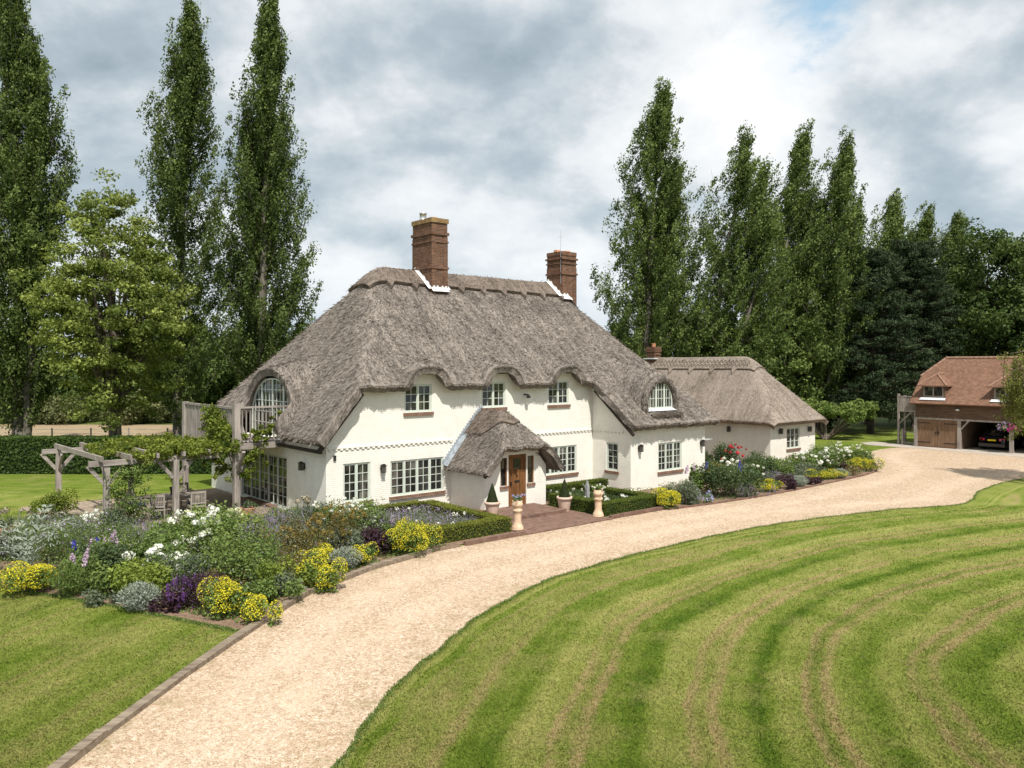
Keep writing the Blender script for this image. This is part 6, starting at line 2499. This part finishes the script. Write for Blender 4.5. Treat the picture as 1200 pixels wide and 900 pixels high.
GLB = 'plants in the border between lawn, drive and pergola'
GRB = 'plants in the border along the annexe'
PL = [
    # front row along the lawn, left to right
    ('cardoon', 'cardoon', 34, 683, 100, 62, 'big silvery jagged cardoon leaves at the left end of the border'),
    ('lady_mantle', 'lime_mound', 34, 699, 66, 34, 'yellow flowering mound at the left end of the border, under the silver cardoon'),
    ('fennel', 'feathery', 82, 704, 52, 42, 'fine dark green feathery plant beside the leftmost yellow mound'),
    ('stocks_plant', 'stocks', 100, 699, 52, 56, 'pale pink flower columns beside the feathery plant'),
    ('leafy_shrub', 'leafy', 132, 706, 46, 42, 'green leafy plant between the pink flower columns and the silver artemisia'),
    ('leafy_shrub', 'lime_leafy', 172, 705, 62, 48, 'lime green leafy shrub above the silver artemisia'),
    ('artemisia', 'silver', 163, 722, 58, 36, 'silver leaved artemisia spilling onto the left lawn'),
    ('grey_plant', 'grey_green', 118, 712, 40, 20, 'low grey-green plant left of the silver artemisia'),
    ('heuchera', 'plum', 196, 720, 30, 28, 'dark plum foliage between silver artemisia and violet salvia'),
    ('salvia', 'salvia', 231, 721, 56, 46, 'violet salvia clump by the lawn edge'),
    ('lady_mantle', 'lime_mound', 266, 727, 54, 48, 'yellow flowering mound right beside the violet salvia'),
    ('lady_mantle', 'lime_mound', 301, 735, 42, 36, 'yellow flowering mound at the corner of lawn and sleepers'),
    ('geranium', 'leafy', 308, 712, 58, 32, 'low green geranium behind the corner yellow mound'),
    ('grey_plant', 'grey_green', 335, 702, 34, 34, 'blue-grey leaved plant at the sleeper edge'),
    # middle row
    ('peony', 'leafy', 290, 694, 100, 82, 'large glossy green peony bush in the middle of the border'),
    ('peony', 'lime_leafy', 343, 700, 50, 50, 'smaller bright green peony left of the round yellow mound'),
    ('lady_mantle', 'lime_mound', 379, 697, 46, 42, 'round yellow mound standing against the gravel'),
    ('lady_mantle', 'lime_mound', 384, 668, 58, 26, 'yellow mound behind the silver edging plant'),
    ('lady_mantle', 'lime_mound', 427, 664, 32, 24, 'small yellow mound at the gravel next to the silver edging plant'),
    ('artemisia', 'silver', 405, 671, 46, 28, 'low silver plant between two yellow mounds at the gravel'),
    ('lady_mantle', 'lime_mound', 484, 652, 52, 42, 'large yellow mound at the end of the box hedge'),
    ('euphorbia', 'euphorbia', 388, 650, 66, 58, 'tall orange-brown euphorbia under the white roses'),
    ('euphorbia', 'euphorbia', 352, 660, 50, 46, 'orange-brown euphorbia behind the green peony'),
    ('rose_bush', 'white_rose', 410, 636, 66, 54, 'white rose bush before the small ground floor window'),
    ('heuchera', 'plum', 447, 652, 46, 32, 'dark purple leaved clump left of the large yellow mound'),
    ('catmint', 'catmint', 440, 634, 58, 38, 'greyish mauve catmint beside the white roses'),
    ('geranium', 'leafy', 466, 640, 36, 26, 'green foliage between catmint and large yellow mound'),
    ('hydrangea', 'hydrangea', 224, 664, 92, 70, 'large white hydrangea below the pergola post'),
    ('hydrangea', 'hydrangea', 188, 682, 50, 52, 'white hydrangea lower down toward the lawn'),
    ('hydrangea', 'cream_hydrangea', 250, 640, 66, 40, 'cream and lime hydrangea in front of the garden chairs'),
    ('grey_plant', 'grey_green', 226, 690, 60, 44, 'grey-green foliage between hydrangea and salvia'),
    ('catmint', 'catmint', 330, 640, 84, 36, 'long mauve catmint drift before the French doors'),
    ('catmint', 'catmint', 375, 625, 60, 30, 'mauve catmint against the corner of the house'),
    ('catmint', 'catmint', 290, 648, 48, 32, 'small mauve catmint beside the terracotta pot'),
    ('geranium', 'leafy', 352, 618, 52, 24, 'green mound under the end wall lantern'),
    ('seed_plant', 'seedheads', 340, 676, 60, 34, 'brown dried seedheads behind the bright green peony'),
    ('scabious', 'scabious', 62, 662, 76, 52, 'mauve scabious behind the cardoon'),
    ('scabious', 'scabious', 112, 664, 82, 56, 'mauve and grey scabious left of the lime shrub'),
    ('catmint', 'catmint', 74, 645, 66, 34, 'grey mauve catmint toward the left lawn behind the scabious'),
    ('delphinium', 'delphinium', 101, 676, 34, 46, 'single deep blue delphinium among the scabious'),
    ('stocks_plant', 'stocks', 124, 682, 56, 56, 'pink and mauve flower columns right of the blue delphinium'),
    ('leafy_shrub', 'dark_leafy', 150, 690, 62, 50, 'dark green leafy plant behind the lime shrub'),
    ('iris', 'iris', 152, 656, 44, 46, 'upright grey-green iris blades left of the white hydrangea'),
    ('iris', 'iris', 128, 650, 40, 40, 'strappy iris blades behind the mauve scabious'),
    ('phlox', 'phlox', 97, 632, 46, 30, 'white phlox beside the far terracotta pot'),
    ('catmint', 'catmint', 180, 640, 52, 26, 'low mauve catmint by the patio edge'),
    ('grey_plant', 'grey_green', 20, 660, 50, 40, 'grey-green perennial in front of the terracotta urn'),
    ('heuchera', 'plum', 6, 657, 34, 28, 'plum foliage spilling under the terracotta urn'),
    ('allium', 'allium', 26, 640, 60, 40, 'pale allium seed heads on tall stems near the urn'),
    ('allium', 'allium', 362, 630, 50, 46, 'dark allium seed heads in front of the white end wall'),
    ('golden_shrub', 'lime_leafy', 73, 612, 38, 42, 'rounded golden-green shrub under the left pergola post'),
    ('leafy_shrub', 'dark_leafy', 134, 632, 40, 36, 'dark foliage at the foot of the climbing rose'),
    ('seed_plant', 'seedheads', 266, 668, 44, 40, 'bronze seedheads left of the large peony'),
    ('leafy_shrub', 'dark_leafy', 262, 655, 48, 36, 'deep green plant behind the bronze seedheads'),
    ('rose_bush', 'bronze', 272, 700, 44, 34, 'bronze leaved plant above the salvia'),
    ('grey_plant', 'grey_green', 420, 650, 44, 34, 'grey-green leaves under the white rose bush'),
]
for i, (nm, kd, px, py, w, h, lb) in enumerate(PL):
    plant(nm, lb, nm.replace('_', ' '), px, py, w, h, kd, 500 + i, GLB)
PR = [
    ('lady_mantle', 'lime_mound', 777, 598, 36, 24, 'yellow mound at the end of the right hand box hedge'),
    ('grey_plant', 'grey_green', 800, 594, 44, 32, 'grey-green leafy clump beside the yellow hedge-end mound'),
    ('blue_geranium', 'blue_mound', 823, 592, 24, 17, 'small mound of lilac blue flowers at the gravel'),
    ('hollyhock', 'hollyhock', 815, 583, 22, 46, 'tall thin hollyhock by the bay corner'),
    ('delphinium', 'delphinium', 845, 584, 52, 44, 'dark leafy clump with blue delphinium spires'),
    ('delphinium', 'delphinium', 868, 573, 26, 34, 'second blue delphinium beside the white phlox'),
    ('catmint', 'catmint', 871, 584, 32, 19, 'greyish purple catmint at the gravel under the white phlox'),
    ('phlox', 'phlox', 865, 568, 34, 30, 'white phlox in front of the red roses'),
    ('achillea', 'achillea', 838, 562, 30, 20, 'golden achillea between bay corner and red roses'),
    ('rose_bush', 'red_rose', 858, 556, 34, 42, 'red rose bush against the annexe side wall'),
    ('leafy_shrub', 'dark_leafy', 832, 552, 20, 28, 'dark shrub in the angle of bay and annexe'),
    ('leafy_shrub', 'dark_leafy', 890, 567, 46, 36, 'tall green shrub in the middle of the annexe border'),
    ('leafy_shrub', 'leafy', 912, 562, 36, 28, 'fresh green shrub under the annexe wall'),
    ('lady_mantle', 'lime_mound', 905, 578, 28, 15, 'flat yellow mound at the gravel, middle of the annexe border'),
    ('heuchera', 'plum', 922, 575, 19, 20, 'dark plum clump right of the flat yellow mound'),
    ('artemisia', 'silver', 936, 572, 26, 14, 'silver edging plant right of the plum clump'),
    ('grey_plant', 'grey_green', 934, 563, 36, 22, 'grey-green plant with white specks below the annexe window'),
    ('hydrangea', 'hydrangea', 958, 557, 50, 32, 'white hydrangea below the annexe window'),
    ('bronze_shrub', 'bronze', 940, 552, 24, 20, 'bronze shrub left of the annexe hydrangea'),
    ('lady_mantle', 'lime_mound', 966, 563, 28, 13, 'yellow mound below the annexe hydrangea'),
    ('grey_plant', 'silver', 984, 562, 26, 12, 'blue-grey edging plant right of the annexe hydrangea'),
    ('seed_plant', 'seedheads', 1000, 559, 24, 14, 'pinkish brown clump near the end of the annexe border'),
    ('heuchera', 'plum', 982, 552, 24, 12, 'purple foliage behind the blue-grey edging plant'),
    ('rose_bush', 'white_rose', 988, 546, 44, 28, 'pale rose bush at the lawn end of the annexe border'),
    ('lady_mantle', 'lime_mound', 1018, 554, 26, 17, 'yellow mound at the far right tip of the annexe border'),
    ('leafy_shrub', 'leafy', 1008, 546, 30, 18, 'green plant behind the last yellow mound'),
    ('catmint', 'catmint', 912, 568, 30, 16, 'mauve catmint in front of the tall green shrub'),
    ('heuchera', 'plum', 950, 569, 18, 9, 'small plum clump beside the silver edging plant'),
]
for i, (nm, kd, px, py, w, h, lb) in enumerate(PR):
    plant(nm, lb, nm.replace('_', ' '), px, py, w, h, kd, 700 + i, GRB)


def bed_fill(name, label, poly_uv, kind_l, h, n_l, fl, n_f, seed, fl2=None, n_f2=0):
    """planting inside a clipped hedge, in the house frame"""
    rng = np.random.default_rng(seed)
    u0, u1, v0, v1 = poly_uv
    t = thing(name, label, name.replace('_', ' '), hw((u0 + u1) / 2, (v0 + v1) / 2, 0.03), HA)
    W, D = u1 - u0, v1 - v0
    P = np.stack([(rng.random(n_l) - 0.5) * W, (rng.random(n_l) - 0.5) * D, np.zeros(n_l)], -1)
    top = h * (0.75 + 0.25 * wave_noise(P[:, 0] * 2.2, P[:, 1] * 2.2, seed))
    P[:, 2] = top * rng.random(n_l) ** 0.5
    leaf_obj('foliage', P, 0.07 * (0.6 + 0.8 * rng.random(n_l)), kind_l, t, rng.normal(0.45, 0.2, n_l), 2.6, None, np.tile([0, 0, 0.8], (n_l, 1)), 1.0)
    for (c, m_, sz, nm) in ((fl, n_f, 0.055, 'flower_spikes'), (fl2, n_f2, 0.10, 'blossoms')):
        if not c:
            continue
        Q = np.stack([(rng.random(m_) - 0.5) * W, (rng.random(m_) - 0.5) * D, h * (0.85 + 0.3 * rng.random(m_))], -1)
        if nm == 'blossoms':
            Q = np.repeat(Q, 20, 0)
            dd = unit(rng.normal(size=Q.shape))
            Q = Q + dd * 0.055
            leaf_obj(nm, Q, 0.06, c, t, rng.normal(0.6, 0.2, len(Q)), 1.1, dd * 2)
        else:
            leaf_obj(nm, Q, sz, c, t, rng.normal(0.5, 0.25, m_), 2.0, None, np.tile([0, 0, 0.8], (m_, 1)))


bed_fill('lavender_bed', 'grey lavender with a few white flowers inside the left box hedge', (1.25, 3.8, -5.2, -0.95), 'grey_green', 0.42, 9000, 'mauve_fl', 900, 801, 'white_fl', 10)
bed_fill('rose_bed', 'white roses over green foliage inside the right box hedge', (9.5, 11.95, -5.45, -1.4), 'dark', 0.42, 7000, None, 0, 802, 'white_fl', 22)


def ground_cover():
    """low mixed growth filling the beds between the named plants"""
    rng = np.random.default_rng(901)
    outs = []
    for poly, n in ((bedL, 26000), (bedR, 12000)):
        xs = [p[0] for p in poly]
        ys = [p[1] for p in poly]
        P = np.stack([rng.uniform(min(xs), max(xs), n * 3), rng.uniform(min(ys), max(ys), n * 3)], -1)
        ok = inside(P, poly)
        P = P[ok]
        D = poly_dist(P, poly, True)
        den = wave_noise(P[:, 0] * 1.2, P[:, 1] * 1.2, 77)
        ok = (D > 0.35) & (den > -0.25)
        P, den, D = P[ok][:n], den[ok][:n], D[ok][:n]
        rel = P - np.array([HO.x, HO.y])
        u, v = rel @ np.array(HU), rel @ np.array(HV)
        ok = ~((u > 4.2) & (u < 9.2) & (v < 0.2)) & ~((u > 0.6) & (u < 4.4) & (v > -5.9)) & ~((u > 8.8) & (u < 12.6) & (v > -6.1))
        P, den, D = P[ok], den[ok], D[ok]
        z = np.clip(D / 2.2, 0.1, 1) * (0.10 + 0.30 * np.clip(den + 0.4, 0, 1.2)) * rng.random(len(P)) ** 0.6 + 0.03
        outs.append(np.column_stack([P, z]))
    P = np.concatenate(outs)
    n = len(P)
    tint = 0.45 + 0.3 * wave_noise(P[:, 0] * 0.8, P[:, 1] * 0.8, 5) + rng.normal(0, 0.2, n)
    o = leaf_obj('ground_cover', P, 0.085 * (0.6 + 0.8 * rng.random(n)), 'green', None, tint, 1.8, np.tile([0, 0, 0.6], (n, 1)))
    tag(o, 'low mixed green growth between the border plants', 'ground cover', kind='stuff')


    # a drift of tiny mauve, grey and cream flowers self-sown through the left border
    rng = np.random.default_rng(903)
    for (nm, colr, m_, sz, lb) in (('self_sown_flowers', 'mauve_fl', 2600, 0.035, 'fine mauve flowers self-sown through the border'), ('pale_flowers', 'cream_fl', 700, 0.035, 'fine cream flowers scattered through the border'), ('wispy_stems', 'grey_green', 9000, 0.11, 'wispy grey-green stems weaving through the border')):
        xs = [p[0] for p in bedL]
        ys = [p[1] for p in bedL]
        P = np.stack([rng.uniform(min(xs), max(xs), m_ * 4), rng.uniform(min(ys), max(ys), m_ * 4)], -1)
        D = poly_dist(P, bedL, True)
        rel = P - np.array([HO.x, HO.y])
        u, v = rel @ np.array(HU), rel @ np.array(HV)
        ok = inside(P, bedL) & (D > 0.6) & ~((u > 0.4) & (v > -5.9)) & (wave_noise(P[:, 0] * 1.6, P[:, 1] * 1.6, 31) > -0.15)
        P, D = P[ok][:m_], D[ok][:m_]
        n = len(P)
        z = np.clip(D / 2.0, 0.25, 1) * (0.35 + 0.75 * rng.random(n))
        ax = np.tile([0, 0, 1.5], (n, 1))
        o = leaf_obj(nm, np.column_stack([P, z]), sz * (0.7 + 0.6 * rng.random(n)), colr, None, rng.normal(0.5, 0.25, n), 1.3 if sz < 0.1 else 6.0, None, ax, 1.0)
        tag(o, lb, 'flowers' if sz < 0.1 else 'stems', kind='stuff')


ground_cover()


def grass_tufts():
    """longer grass left by the mower along the edges of the lawns and in the near turf"""
    rng = np.random.default_rng(911)
    P = []
    for line, n, s in ((lawn_edge, 9000, 0.07), ([p for p in left_edge if p.y < 25], 3500, 0.09), (bed_front, 5000, 0.08)):
        L = np.array([(p[0], p[1]) for p in line])
        seg = np.linalg.norm(np.diff(L, axis=0), axis=1)
        w = seg / (0.4 * L[:-1, 1] + 3)
        k = rng.choice(len(seg), n, p=w / w.sum())
        t = rng.random(n)[:, None]
        q = L[k] * (1 - t) + L[k + 1] * t
        d = unit(L[k + 1] - L[k])
        nrm = np.stack([-d[:, 1], d[:, 0]], -1)
        off = np.abs(rng.normal(0, s, n)) - 0.015
        sg = -1.0 if line is lawn_edge else 1.0
        if line is bed_front:
            sg = -1.0
            nrm = np.where(nrm[:, 1:2] < 0, -nrm, nrm)
        P.append(np.column_stack([q + nrm * (off * sg)[:, None], np.full(n, 0.012)]))
    P = np.concatenate(P)
    P = P[P[:, 1] > 5]
    n = len(P)
    ax = unit(np.stack([rng.normal(0, 0.4, n), rng.normal(0, 0.4, n), np.ones(n)], -1))
    L = 0.03 + 0.045 * rng.random(n)
    V = leaf_quads(P + ax * (L * 0.5)[:, None], L, 3.5, None, ax * 5, 1.0, 0.2, rng)
    o = quad_mesh('edge_grass', V, 'leaf_green', None, {'tint': ('FACE', np.clip(rng.normal(0.5, 0.25, n), 0, 1))})
    tag(o, 'longer grass fringing the lawn edges', 'grass', kind='stuff')


grass_tufts()


def mown_turf():
    """the near turf blade by blade, leaning the way the mower went, coloured like the lawn it grows from"""
    rng = np.random.default_rng(921)
    xs, ys, M, W = lawn.field
    n = 700000
    Y = 9.5 / (1 - rng.random(n) * (1 - 9.5 / 34.0))
    X = (rng.random(n) * 1.32 - 0.66) * Y
    P = np.stack([X, Y], -1)
    ok = ~inside(P, [(p[0], p[1]) for p in drive_poly]) & ~inside(P, [(p[0], p[1]) for p in bedL]) & ~inside(P, [(p[0], p[1]) for p in bedR])
    rel = P - np.array([HO.x, HO.y])
    u, v = rel @ np.array(HU), rel @ np.array(HV)
    ok &= ~((v > -6.6) & (u > -8.3) & (u < 36))
    P = P[ok][:420000]
    n = len(P)
    fx, fy = (P[:, 0] - xs[0]) / 0.3, (P[:, 1] - ys[0]) / 0.3
    i, j = np.clip(fx.astype(int), 0, len(xs) - 2), np.clip(fy.astype(int), 0, len(ys) - 2)
    a, b = fx - i, fy - j

    def samp(A):
        return A[j, i] * (1 - a) * (1 - b) + A[j, i + 1] * a * (1 - b) + A[j + 1, i] * (1 - a) * b + A[j + 1, i + 1] * a * b
    m, w = samp(M), samp(W)
    gx, gy = (M[j, i + 1] - M[j, i]), (M[j + 1, i] - M[j, i])
    t = unit(np.stack([-gy, gx], -1) + 1e-6)
    s_ = np.where(np.sin(m * 2 * PI / 4.0) > 0, 1.0, -1.0)[:, None]
    ax = unit(np.column_stack([t * s_ * 0.9 + rng.normal(0, 0.55, (n, 2)), 0.55 + 0.5 * rng.random(n)]))
    L = (0.022 + 0.03 * rng.random(n)) * (1 + 0.02 * (P[:, 1] - 10))
    C = np.column_stack([P, np.full(n, 0.0)]) + ax * (L * 0.5)[:, None]
    V = leaf_quads(C, L, 3.0, None, ax * 6, 1.0, 0.15, rng)
    o = quad_mesh('mown_turf', V, 'lawn', None, {'mow': ('POINT', np.repeat(m, 4)), 'wear': ('POINT', np.repeat(w, 4))})
    tag(o, 'short mown turf of the lawns', 'turf', kind='stuff')


mown_turf()


# wire fence along the straw field
wf = thing('wire_fence', 'low post and wire fence in front of the straw field', 'fence', (-42, 60.4, 0))
for k in range(13):
    m = MB()
    m.tube([(-16 + k * 2.9, 0, 0), (-16 + k * 2.9 + 0.03 * math.sin(k * 3), 0, 1.25)], 0.06, 6)
    m.build('post', 'oak_grey', wf)
m = MB()
for z in (0.5, 0.85, 1.15):
    m.tube([(-16, 0, z), (18.8, 0, z)], 0.012, 4)
m.build('wire', 'galvanised', wf)
